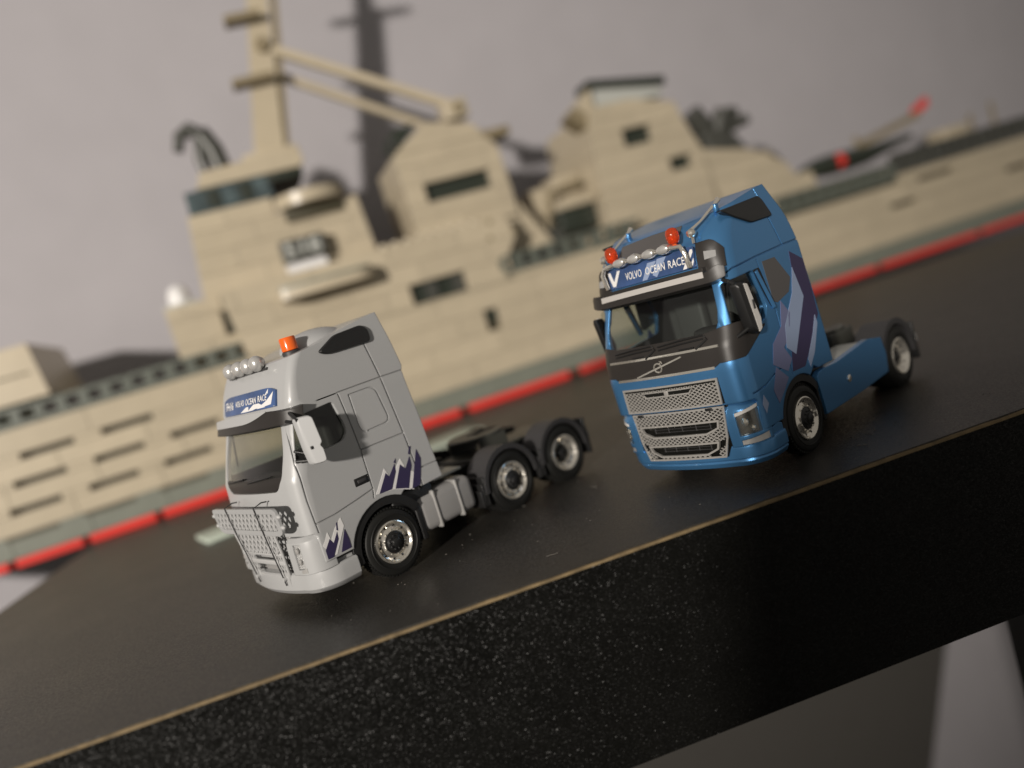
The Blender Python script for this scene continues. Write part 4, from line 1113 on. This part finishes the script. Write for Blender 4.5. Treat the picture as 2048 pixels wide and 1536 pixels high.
mb.build('air_hose', M['black'], bt)
wheel_set(bt, 0, 'steer', False)
wheel_set(bt, -3.44, 'drive', True)
for x in (0, -3.44):
    MB().tube([(x, -1.0, .505), (x, 1.0, .505)], .09, 12).build('axle', M['black'], bt)

# ================================================================== BRICK-BUILT TOY SHIP
sh = empty('toy_ship', tuple(S0), TH)
tag(sh, 'long tan brick-built toy warship with red waterline behind the two trucks', 'toy ship')
brick_cache = {}
def brick(x0, x1, y0, y1, z0, z1, material, name='brick', parent=None, gap=.009, ends=None):
    """one rectangular brick; ends = (left top shift, right top shift) makes slopes"""
    e = ends or (0, 0)
    key = (round(x1-x0, 3), round(y1-y0, 3), round(z1-z0, 3), round(e[0], 3), round(e[1], 3), material.name)
    if key not in brick_cache:
        a, b, c = (x1-x0)-gap, (y1-y0), (z1-z0)-gap
        V = [(gap/2+(e[0] if k else 0) if i == 0 else a+(e[1] if k else 0), j*b, gap/2+k*c) for i in (0, 1) for j in (0, 1) for k in (0, 1)]
        me = MB().hexa(V).mesh(name); shade(me); me.materials.append(material)
        brick_cache[key] = me
    o = bpy.data.objects.new(name, brick_cache[key]); o.location = (x0, y0, z0)
    return link(o, parent or sh)
def tan(): return random.choice(M['tan'])

STUD = 2.57/4
def row_of_bricks(x0, x1, y0, y1, z0, z1, pitch=2.57, phase=0., holes=(), material=None, ends=(0, 0), name='brick'):
    """one course; holes are (a,b) intervals left open"""
    cuts = [x0]
    k = math.floor((x0-phase)/pitch)+1
    while phase+k*pitch < x1-.3:
        c = phase+k*pitch
        if c > x0+.3: cuts.append(c)
        k += 1
    cuts.append(x1)
    for a, b in zip(cuts, cuts[1:]):
        segs = [(a, b)]
        for h0, h1 in holes:
            ns = []
            for p, q in segs:
                if h1 <= p or h0 >= q: ns.append((p, q))
                else:
                    if h0-p > .05: ns.append((p, h0))
                    if q-h1 > .05: ns.append((h1, q))
            segs = ns
        for p, q in segs:
            e = (ends[0] if p == x0 else 0, ends[1] if q == x1 else 0)
            brick(p, q, y0, y1, z0, z1, material or tan(), name, ends=e)

BR = .77
# --- hull
core = MB(); core.box(-7.5, 46, .36, 6.9, .0, 3.40); core.box(-7.5, 33.4, .361, 6.899, 3.40, 4.0); core.box(33.4, 46, .361, 6.899, 3.40, 3.6)
core.build('hull_core', M['core'], sh)
dk = MB(); dk.box(-7.5, 27.4, .05, 7.0, 3.985, 4.03); dk.box(27.4, 46, .05, 7.0, 3.40, 3.44); dk.build('deck', M['sand_green'], sh)
x = -7.62
reds = [(-7.6, -6.3), (-6.3, -4.1), (-4.1, -1.95), (-1.95, .14), (.14, 2.31), (2.31, 4.7), (4.7, 7.1), (7.1, 9.8), (9.8, 12.62), (12.62, 17.1), (17.1, 22.0), (22.0, 27.0), (27.0, 31.65), (31.65, 37.4), (37.4, 42), (42, 46)]
for a, b in reds:
    mb = MB(); n = 10
    prof = [(.0+.16-.16*math.cos(math.pi*.5*k/6) if False else .16*(1-math.sin(math.pi*k/12)), .25*(1-math.cos(math.pi*k/12))*.5*2 if k <= 6 else .25) for k in range(7)]
    poly = [(1.0, 0), (-.06, 0), (-.10, .05), (-.10, .19), (-.06, .25), (1.0, .25)]
    e_ = .26 if a > 12 else .10
    mb.prism([(y, z) for y, z in poly], 'x', a+e_, b-e_)
    mb.build('red_slope', M['red'], sh)
    MB().box(a-.24, a+.24, .22, .9, .02, .22).build('joint', M['core'], sh)
row_of_bricks(-7.6, 46, 0, 1.2, .255, .95, 2.27, .45, holes=[(-.34-2.27*2, 1.16-2.27*2), (-.34-2.27, 1.16-2.27), (-.34, 1.16)][:0], material=M['sand_green'])
def slots_row(z_top, s0, period, length, lo_, hi_):
    out = []; k = math.floor((lo_-s0)/period)
    while s0+k*period < hi_:
        out.append((s0+k*period, s0+k*period+length)); k += 1
    return out
SL = .20
rows = [(.95-.0, 1), (.95+BR, 2), (.95+2*BR, 3), (.95+3*BR, 4)]
lower_s = slots_row(0, .31, 2.22, 1.5, -7.5, 4.4)
s3 = slots_row(0, .70, 2.24, 1.45, -7.5, 4.4); s2 = slots_row(0, 1.09, 2.28, 1.48, -7.5, 5.0); s1 = slots_row(0, 1.54, 2.31, 1.52, -7.5, 2.0)
def slotted(z0, z1, slots, x0, x1, phase, y0=0, top=True, material=None):
    """course whose upper part is left open as long narrow slots"""
    row_of_bricks(x0, x1, y0, y0+1.2, z0, z1-SL, 2.57, phase, material=material)
    row_of_bricks(x0, x1, y0, y0+1.2, z1-SL, z1, 2.57, phase, holes=slots, material=material)
hw = [(14.40, 14.90)]
# course 0 (sand green already) gets its slots as dark boxes painting the shaded gaps under the first tan course
slotted(.95, .95+BR, s3, -7.6, 6.5, .2); row_of_bricks(6.5, 46, 0, 1.2, .95, .95+BR, 2.57, .7)
slotted(.95+BR, .95+2*BR, s2, -7.6, 6.5, 1.1); row_of_bricks(6.5, 31.6, 0, 1.2, .95+BR, .95+2*BR, 2.57, 1.9)
slotted(.95+BR, .95+2*BR, [(33.0, 34.5), (39.7, 41.4)], 31.6, 46, 1.9)
slotted(.95+2*BR, .95+3*BR, s1, -7.6, 6.5, .2)
row_of_bricks(6.5, 33.8, 0, 1.2, .95+2*BR, .95+3*BR, 3.2, .6, holes=[(14.42, 14.92)])
slotted(.95+2*BR, .95+3*BR, [(34.7, 36.9)], 33.8, 46, .6)
row_of_bricks(-7.6, 27.4, 0, 1.2, .95+3*BR, 4.02, 3.85, 1.3, holes=[(14.42, 14.92)] if False else ())
row_of_bricks(33.8, 46, 0, 1.2, .95+3*BR, 3.62, 2.57, .3)
MB().box(14.40, 14.94, .18, .30, 2.80, 3.52).build('window', M['dkgreen'], sh)
lowg = MB()
for a, b in lower_s: 
    MB().box(a, b, -.006, .3, .80, .93).build('slot_shade', M['core'], sh)
# --- railings
def railing(x0, x1, z0, z1, y, pitch, material, boards=.13):
    mb = MB(); mb.box(x0, x1, y, y+.3, z0, z0+boards*1.3); mb.box(x0, x1, y, y+.3, z1-boards, z1)
    k = 0
    while x0+k*pitch < x1+.01:
        a = x0+k*pitch; mb.box(a-.14, a+.14, y+.001, y+.299, z0+boards*1.3-.002, z1-boards+.002); k += 1
    return mb.build('railing', material, sh)
def railings(x0, x1, z0, z1, y, seg, pitch, material):
    a = x0
    while a < x1-.2:
        b = min(a+seg, x1); railing(a+.02, b-.02, z0, z1, y, pitch, material); a = b
railings(-7.6, 6.35, 4.03, 4.62, .0, 2.57, .64, M['rail'])
railings(15.6, 21.3, 4.25, 4.92, -.02, 2.57, .64, M['rail']); row_of_bricks(15.6, 21.3, .0, 1.0, 4.03, 4.24, 2.57, 0)
railings(21.3, 33.6, 3.45, 4.15, .0, 2.57, .64, M['rail'])
railings(33.8, 46, 3.63, 4.50, .0, 2.57, .55, M['dkgrey'])
# --- a block of courses whose ends follow a polygon
def span(poly, z):
    xs = []
    n = len(poly)
    for i in range(n):
        (xa, za), (xb, zb) = poly[i], poly[(i+1) % n]
        if za == zb: continue
        if min(za, zb) <= z <= max(za, zb): xs.append(xa+(xb-xa)*(z-za)/(zb-za))
    return (min(xs), max(xs)) if len(xs) >= 2 else None
def block(poly, y0, y1, zs, pitch=2.57, holes={}, material=None):
    for i, (z0, z1) in enumerate(zip(zs, zs[1:])):
        a = span(poly, z0+1e-4); b = span(poly, z1-1e-4)
        if not a or not b: continue
        x0, x1 = a; e0, e1 = b[0]-a[0], b[1]-a[1]
        hs = []
        for (h0, h1, hz0, hz1) in holes: 
            if hz0 < z1-.02 and hz1 > z0+.02: hs.append((h0, h1))
        row_of_bricks(x0, x1, y0, y1, z0, z1, pitch, phase=(i % 2)*pitch*.5+random.uniform(-.3, .3), holes=hs, ends=(e0, e1), material=material)
def window(x0, x1, z0, z1, y, panes=1, material=None, name='window'):
    o = MB().box(x0-.01, x1+.01, y+.30, y+.36, z0-.01, z1+.01).build(name, M['dkgreen'], sh)
    if panes > 1:
        w_ = (x1-x0)/panes
        for k in range(panes):
            if k % 2 == 1:
                MB().box(x0+k*w_+.04, x0+(k+1)*w_-.04, y+.20, y+.26, z0+.05, z1-.05).build('pane', M['dkgrey'], o)
        for k in range(1, panes): MB().box(x0+k*w_-.03, x0+k*w_+.03, y+.16, y+.29, z0, z1).build('mullion', M['dkgreen'], o)
    return o
# midships side wall, level with the hull
block([(6.35, 4.03), (15.9, 4.03), (15.9, 4.98), (16.6, 5.0), (16.2, 6.3), (6.1, 6.3)], .0, 3.0, [4.03, 4.12, 4.83, 5.56, 6.3], holes=[(12.12, 14.15, 4.12, 4.83)])
window(12.12, 14.15, 4.12, 4.83, 0, 4)
studs = []
def stud(x, y, z, material, r=.155, h=.11):
    o = bpy.data.objects.new('stud', stud_mesh[material.name]); o.location = (x, y, z); link(o, sh)
stud_mesh = {}
for mm in (M['tan'][0], M['sand_green'], M['dkgrey']):
    me = MB().lathe([(.16, 0), (.16, .12), (0, .121)], 'z', 14).mesh('stud'); shade(me); me.materials.append(mm); stud_mesh[mm.name] = me
for k in range(9): stud(11.75+k*.42, .25, 6.30, M['tan'][0])
for k in range(6): stud(16.0+k*.1, .3+k*.4, 6.30, M['tan'][0]) if False else None
for (x, z) in ((15.5, 6.3), (15.35, 5.75), (16.3, 5.75)):
    MB().box(x, x+.18, -.008, .2, z-.2, z-.02).build('dark_notch', M['tan_dark'], sh)
# bridge block
block([(5.62, 6.3), (11.62, 6.3), (11.50, 8.42), (8.7, 8.42), (8.7, 9.0), (5.95, 9.0)], .9, 5.5, [6.3, 7.0, 7.7, 8.42, 9.0], pitch=1.95)
block([(5.45, 4.2), (6.36, 4.2), (6.0, 6.3), (5.3, 6.3)], 1.0, 5.5, [4.2, 4.9, 5.6, 6.3])
# bridge windows and roof
o = MB().prism([(6.05, 9.0), (8.85, 9.0), (8.80, 9.78), (6.08, 9.78)], 'y', 1.0, 5.2).build('bridge_window', M['bluegrey'], sh)
for k in range(5):
    a = 6.20+k*.53; MB().box(a, a+.42, .93, .999, 9.10, 9.70).build('pane', M['dkgreen'] if k % 2 else M['bluegrey'], o)
MB().prism([(6.5, 9.79), (10.0, 9.79), (10.15, 9.98), (10.1, 10.28), (9.5, 10.42), (6.8, 10.30)], 'y', .9, 4.6).build('bridge_roof', M['tan'][0], sh)
MB().rbox(8.7, 10.0, .95, 4.5, 9.50, 9.785, .03).build('roof_step', M['dkgreen'], sh)
# bridge wing with curved front
n = 16
pts = [(8.70, .92)]+[(9.9+1.15*math.sin(math.pi*k/n-math.pi/2)*1.0, .92-.95*math.cos(math.pi*k/n-math.pi/2)) for k in range(n+1)]+[(11.1, .92)]
MB().prism(pts, 'z', 8.44, 8.86).build('bridge_wing', M['tan'][1], sh)
MB().rbox(8.95, 10.9, .70, .905, 8.02, 8.44, .05).build('wing_shadow', M['core'], sh)  # dark block painting the shadow under the wing
# side badge with number
bd = MB(); bd.rbox(8.42, 9.92, .30, .90, 6.68, 7.40, .04); badge = bd.build('badge', M['dkgrey'], sh)
text_mesh('518', 'number', M['ltgrey'], badge, (8.55, .298, 6.78), (1, 0, 0), (0, 0, 1), 1.25, .52, .02, 0, .035)
MB().hexa([(x, y+(0 if k else -.28), z) for x in (8.46, 9.78) for y in (.34, .89) for k, z in ((0, 6.13), (1, 6.60))]).build('white_slope', M['white'], sh)
# balcony
n = 12
pts = [(7.9, .95), (7.9, -1.05), (8.1, -1.15)]+[(10.30+.75*math.sin(math.pi*k/n), -.4-.75*math.cos(math.pi*k/n)) for k in range(n+1)]+[(11.0, .95)]
bal = MB().prism(pts, 'z', 5.42, 5.72).build('balcony', M['tan'][0], sh)
MB().prism([(x*.985+.14, y*.96+.02) for x, y in pts], 'z', 5.722, 5.84).build('balcony_floor', M['sand_green'], bal)
for x in (8.6, 9.1, 9.6): MB().rbox(x-.12, x+.12, .1, .5, 5.842, 6.02, .03).build('bollard', M['sand_green'], bal)
# foredeck house, dome, doorway
block([(4.35, 4.05), (6.42, 4.05), (6.3, 5.90), (4.35, 5.90)], .6, 4.0, [4.05, 4.95, 5.78, 5.90], holes=[(5.97, 6.38, 4.95, 5.78)])
window(5.97, 6.38, 4.95, 5.78, .6)
block([(4.35, 5.90), (6.1, 5.90), (6.1, 6.28), (4.35, 6.28)], .6, 4.0, [5.90, 6.28])
MB().lathe([(.36, 0), (.36, .12), (.35, .30), (.30, .46), (.20, .58), (.08, .63), (0, .64)], 'z', 28, (4.88, 1.3, 6.40)).build('radar_dome', M['white'], sh, ang=60)
MB().rbox(4.35, 5.45, .9, 1.8, 6.285, 6.40, .02).build('dome_plate', M['ltgrey'], sh)
# gun turret on the bow
tu = MB().hexa([(x, y, z) for x, y, z in ((-4.2, .8, 4.75), (-3.4, 1.0, 6.45), (-4.2, 6.3, 4.75), (-3.4, 6.0, 6.45), (.42, .8, 4.75), (.22, .95, 6.45), (.42, 6.3, 4.75), (.22, 6.0, 6.45))]).build('gun_turret', M['tan'][2], sh)
MB().lathe([(1.5, 0), (1.5, .5), (1.3, .55)], 'z', 30, (-1.7, 2.2, 4.18)).build('turret_ring', M['sand_green'], tu)
MB().rbox(-3.0, .05, .78, .96, 5.55, 5.58, .01).build('turret_seam', M['core'], tu)
# --- raked mast
def mast_box(z0, z1, w0, w1, d0, d1, material, name, cx=None):
    c = lambda z: 9.25+.235*(z-10.7)
    V = []
    for sx in (-1, 1):
        for sy in (0, 1):
            for z, w_ in ((z0, w0), (z1, w1)):
                V.append((c(z)+sx*w_/2+(.0), d0+(d1-d0)*sy, z))
    return MB().hexa(V).build(name, material, sh)
mast_box(10.42, 16.0, 1.10, .72, 2.0, 2.45, M['tan'][0], 'mast')
mast_box(16.0, 20.5, .72, .4, 2.05, 2.4, M['tan'][1], 'mast_top')
mast_box(10.73, 18.0, .26, .22, 2.1, 2.5, M['tan_dark'], 'mast_rail_shade') .location = (.60, 0, 0)  # dark tan paints the mast's shaded side along with a thin rail
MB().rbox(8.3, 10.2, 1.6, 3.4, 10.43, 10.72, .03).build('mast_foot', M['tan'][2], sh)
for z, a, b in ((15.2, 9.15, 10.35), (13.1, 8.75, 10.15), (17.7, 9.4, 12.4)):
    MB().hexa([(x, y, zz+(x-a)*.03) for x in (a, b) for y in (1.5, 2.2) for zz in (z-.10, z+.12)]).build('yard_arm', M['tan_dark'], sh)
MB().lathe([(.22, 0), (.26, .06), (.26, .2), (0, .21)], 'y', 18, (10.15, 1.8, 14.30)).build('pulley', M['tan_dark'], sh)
# --- two beams from the mast to the funnel
def beam(a, b, w_, material, name='beam'):
    a, b = Vector(a), Vector(b); t = (b-a).normalized(); sd = Vector((0, 1, 0)); u_ = t.cross(sd).normalized()
    V = [p+sd*i*w_/2+u_*j*w_/2 for p in (a, b) for i in (-1, 1) for j in (-1, 1)]
    return MB().hexa(V).build(name, material, sh)
beam((10.4, 2.1, 14.15), (16.2, 1.7, 10.75), .30, M['tan'][2]); beam((10.4, 2.7, 13.45), (14.9, 2.3, 10.55), .26, M['tan'][1])
MB().rbox(15.6, 16.5, 1.2, 2.2, 10.25, 10.95, .06).build('beam_knuckle', M['tan'][0], sh)
MB().lathe([(.18, 0), (.18, .1), (.0, .101)], 'y', 16, (16.1, 1.1, 10.60)).build('pin', M['tan_dark'], sh)
# --- funnel
FP = [(13.2, 6.3), (13.2, 9.40), (14.65, 10.30), (16.35, 9.92), (17.1, 8.95), (17.15, 7.3), (17.15, 6.3)]
block(FP, 1.0, 4.5, [6.3, 6.9, 7.52, 8.20, 8.9, 9.40], holes=[(13.95, 16.48, 7.52, 8.20)])
MB().prism([(13.2, 9.41), (17.0-.25, 9.41), (16.35, 9.92), (14.65, 10.30)], 'y', 1.0, 4.5).build('funnel_top', M['tan'][0], sh)
window(13.95, 16.48, 7.52, 8.20, 1.0)
MB().prism([(13.45, 10.32), (14.4, 10.45), (14.05, 10.02), (13.62, 9.75)], 'y', 1.3, 3.5).build('funnel_vent', M['dkgreen'], sh)
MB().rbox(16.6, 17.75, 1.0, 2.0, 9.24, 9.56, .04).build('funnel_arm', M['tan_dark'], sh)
block([(16.6, 4.9), (18.3, 4.9), (17.95, 5.6), (17.2, 7.0), (16.6, 7.0)], 1.2, 4.0, [4.9, 5.6, 6.3, 7.0])
# small deck machinery between funnel and hangar
for (a, b, z0, z1, y, mm) in ((18.2, 19.0, 4.95, 5.5, 1.6, M['dkgrey']), (19.0, 20.55, 5.15, 6.05, 1.7, M['dkgreen']), (18.9, 20.6, 6.06, 6.4, 1.5, M['tan'][1]), (18.4, 19.2, 5.6, 7.2, 2.6, M['tan'][0]), (19.5, 20.7, 6.41, 7.5, 2.6, M['tan'][1])):
    MB().rbox(a, b, y, y+1.6, z0, z1, .05).build('deck_machinery', mm, sh)
mb = MB(); mb.tube([(18.5, 2.0, 5.5), (19.0, 1.9, 6.9), (20.3, 1.9, 7.0)], .12); mb.build('davit', M['tan_dark'], sh)
# --- hangar block aft
HP = [(20.5, 4.05), (20.9, 8.70), (21.1, 9.55), (24.72, 9.35), (25.0, 8.0), (25.5, 7.0), (25.75, 4.05)]
block(HP, 1.0, 5.5, [4.05, 4.9, 5.65, 6.33, 6.85, 7.68, 8.36, 8.95, 9.45], holes=[(22.20, 23.48, 7.68, 8.36), (23.9, 24.92, 6.33, 6.85)])
window(22.20, 23.48, 7.68, 8.36, 1.0); window(23.9, 24.92, 6.33, 6.85, 1.0)
MB().prism([(21.15, 9.46), (24.6, 9.36), (24.55, 9.72), (21.7, 10.16)], 'y', 1.3, 2.2).build('hangar_skylight', M['ltgrey'], sh)
MB().hexa([(x, y, z+dz) for x, z in ((21.4, 10.20), (24.72, 9.74)) for y in (1.1, 2.3) for dz in (0, .30)]).build('hangar_roof', M['dkgreen'], sh)
MB().prism([(20.3, 9.35), (20.55, 9.6), (21.2, 9.15), (21.0, 8.70)], 'y', 1.2, 2.2).build('crane_jib', M['tan_dark'], sh)
MB().prism([(20.6, 9.62), (21.4, 10.2), (21.4, 9.5), (21.0, 9.3)], 'y', 1.1, 2.2).build('jib_cover', M['tan'][2], sh)
block([(25.5, 4.05), (29.6, 4.05), (29.6, 5.2), (27.9, 6.30), (25.5, 6.85)], 1.0, 5.5, [4.05, 4.75, 5.45, 6.15])
MB().prism([(25.45, 6.16), (28.05, 6.16), (27.7, 6.36), (25.45, 6.86)], 'y', 1.0, 5.5).build('hangar_wedge', M['tan'][1], sh)
block([(29.6, 3.45), (30.6, 3.45), (30.35, 4.9), (29.6, 5.2)], 1.0, 5.5, [3.45, 4.15, 4.85])
# --- gun on the hangar: dark cluster of arms
gun = MB().rbox(26.3, 27.6, 1.8, 3.0, 6.35, 7.7, .2).build('deck_gun', M['dkgrey'], sh)
for a, b, r in (((26.9, 2.2, 7.2), (26.1, 2.0, 8.55), .30), ((26.9, 2.2, 7.2), (27.6, 2.0, 8.3), .26), ((27.2, 2.2, 7.5), (28.7, 2.1, 7.75), .17), ((27.3, 2.3, 7.7), (28.1, 2.2, 6.5), .22), ((26.7, 2.1, 7.1), (26.0, 2.1, 7.3), .22), ((27.5, 2.1, 8.2), (28.2, 2.0, 8.1), .18)):
    MB().tube([a, ((a[0]+b[0])/2, (a[1]+b[1])/2, (a[2]+b[2])/2), b], [r*1.15, r*1.5, r*1.35], 10).build('gun_arm', M['dkgrey'], gun)
# --- hooked antenna on the bridge roof
an = MB(); pts = [(7.55, 1.9, 10.35), (7.45, 1.9, 11.2), (7.25, 1.9, 11.75), (6.9, 1.9, 12.0), (6.55, 1.9, 11.85), (6.35, 1.9, 11.35)]
an.tube(pts, [.34, .35, .33, .27, .21, .17], 12)
ant = an.build('hooked_antenna', M['dkgrey'], sh)
MB().tube([(7.1, 2.0, 11.7), (6.95, 2.0, 11.0), (6.95, 2.0, 10.5)], [.16, .2, .14], 10).build('antenna_leg', M['dkgrey'], ant)
MB().rbox(6.7, 7.9, 1.5, 2.4, 10.28, 10.42, .03).build('antenna_base', M['tan'][1], ant)

# ================================================================== TOY HELICOPTER on the aft deck
hx, hz = 30.6, 3.45
he = empty('toy_helicopter', tuple(shipP(34.3, 2.0, 4.02)), TH)
tag(he, 'dark toy helicopter with red nose spot and red tail tip on the aft deck', 'toy helicopter')
mb = MB(); R0 = [(.05, -3.9), (.32, -3.6), (.52, -3.0), (.62, -2.2), (.60, -1.0), (.50, 0), (.36, 1.0), (.25, 1.9), (.20, 2.6), (.0, 2.7)]
mb.lathe([(max(r, .02), a) for r, a in R0], 'x', 16, (0, 0, .85)); mb.v = [(x, y*.9, .85+(z-.85)*.75+.10*max(0, x)) for x, y, z in mb.v]
mb.build('body', M['dkgreen'], he, ang=60)
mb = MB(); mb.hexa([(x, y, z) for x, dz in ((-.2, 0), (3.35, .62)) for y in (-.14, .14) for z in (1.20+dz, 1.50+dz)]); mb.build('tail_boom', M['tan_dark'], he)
MB().hexa([(x, y, z+(x-3.1)*.45) for x in (3.1, 4.0) for y in (-.12, .12) for z in (1.86, 2.26)]).build('tail_fin', M['red'], he)
MB().lathe([(.30, -.06), (.33, 0), (.24, .16), (0, .20)], 'x', 16, (0, 0, 0)).build('nose_spot', M['red'], he, ang=60).location = (-2.0, -.55, .90)
MB().tube([(-.4, 0, 1.3), (-.4, 0, 1.75)], .13).build('rotor_mast', M['tan_dark'], he)
for y in (-.5, .5): MB().tube([(-2.2, y, .08), (1.4, y, .08)], .08).build('skid', M['dkgrey'], he)
mb = MB(); mb.rbox(-3.9, 2.2, -.7, .7, -.58, .05, .01); mb.build('deck_mat', M['tan'][1], he)
for (x, h, mm) in ((4.3, 1.1, M['tan_dark']), (5.4, .9, M['dkgrey'])):
    pass
for (s_, h_) in ((39.9, 1.75), (41.3, 2.0)):
    MB().tube([(s_, 1.4, 3.6), (s_+.05, 1.4, 3.6+h_)], .09, 8).build('deck_post', M['tan_dark'], sh)
MB().rbox(38.0, 39.5, 1.2, 2.2, 3.6, 5.0, .05).build('deck_locker', M['tan'][1], sh)

# ================================================================== pale card lying on the table behind the grey truck
a = math.atan2(23.0-18.9, -1.8+8.2)
cdv = empty('card_strip', (-5.0, 20.95, .03), a)
tag(cdv, 'pale green card strip lying on the table behind the grey truck', 'card')
MB().rbox(-3.8, 4.2, -.62, .62, -.03, .10, .03).build('card', M['palegreen'], cdv)
# ------------------------------------------------------------------ dust and lint on the table top
mb = MB()
for i in range(110):
    x = random.uniform(8, 19); y = random.uniform(.4, 6); l = random.uniform(.004, .014); t = random.uniform(0, 6.28)
    mb.rbox(-l, l, -.006, .006, 0, .006, .002) if False else mb.hexa([(x+u*l*math.cos(t)-v*.003*math.sin(t), y+u*l*math.sin(t)+v*.003*math.cos(t), w_) for u in (-1, 1) for v in (-1, 1) for w_ in (.001, .008)])
for i in range(9):
    x = random.uniform(9, 17); y = random.uniform(.6, 4); t = random.uniform(0, 6.28)
    pts = []
    for k in range(6):
        pts.append((x, y, .008)); t += random.uniform(-.9, .9); x += .035*math.cos(t); y += .035*math.sin(t)
    mb.tube(pts, .004, 5)
du = mb.build('dust', mat('grey_dust', (.13, .12, .105), .9), tab); tag(du, kind='stuff')

# ------------------------------------------------------------------ added dark board under the table, standing in for a shadow on the wall
bo_ = empty('shadow_board', tuple(shipP(0, 6.0, -41.98)), TH)
tag(bo_, 'added dark grey board standing in for a shadow under the table', 'board')
MB().hexa([(x, y, z) for x, y, z in ((0, 0, 0), (0, 1.2, 30), (0, .5, 0), (0, 1.7, 30), (25.2, 0, 0), (41.2, 1.2, 30), (25.2, .5, 0), (41.2, 1.7, 30))]).build('board', mat('shadow_board_grey', (.06, .056, .05), .7, var=.1), bo_)
# ------------------------------------------------------------------ a phone on the viewing side: it shades the right end of the table edge, as in the photograph
ph = empty('phone', (0, 0, 0)); ph.matrix_world = Matrix.Translation((lo.location-cam.matrix_world.translation).normalized()*4) @ cam.matrix_world
tag(ph, 'black phone on the viewing side, shading the right end of the table edge', 'phone')
MB().rbox(-2.55, 11.2, -6.3, .32, .14, .85, .12).build('phone_body', M['black'], ph)
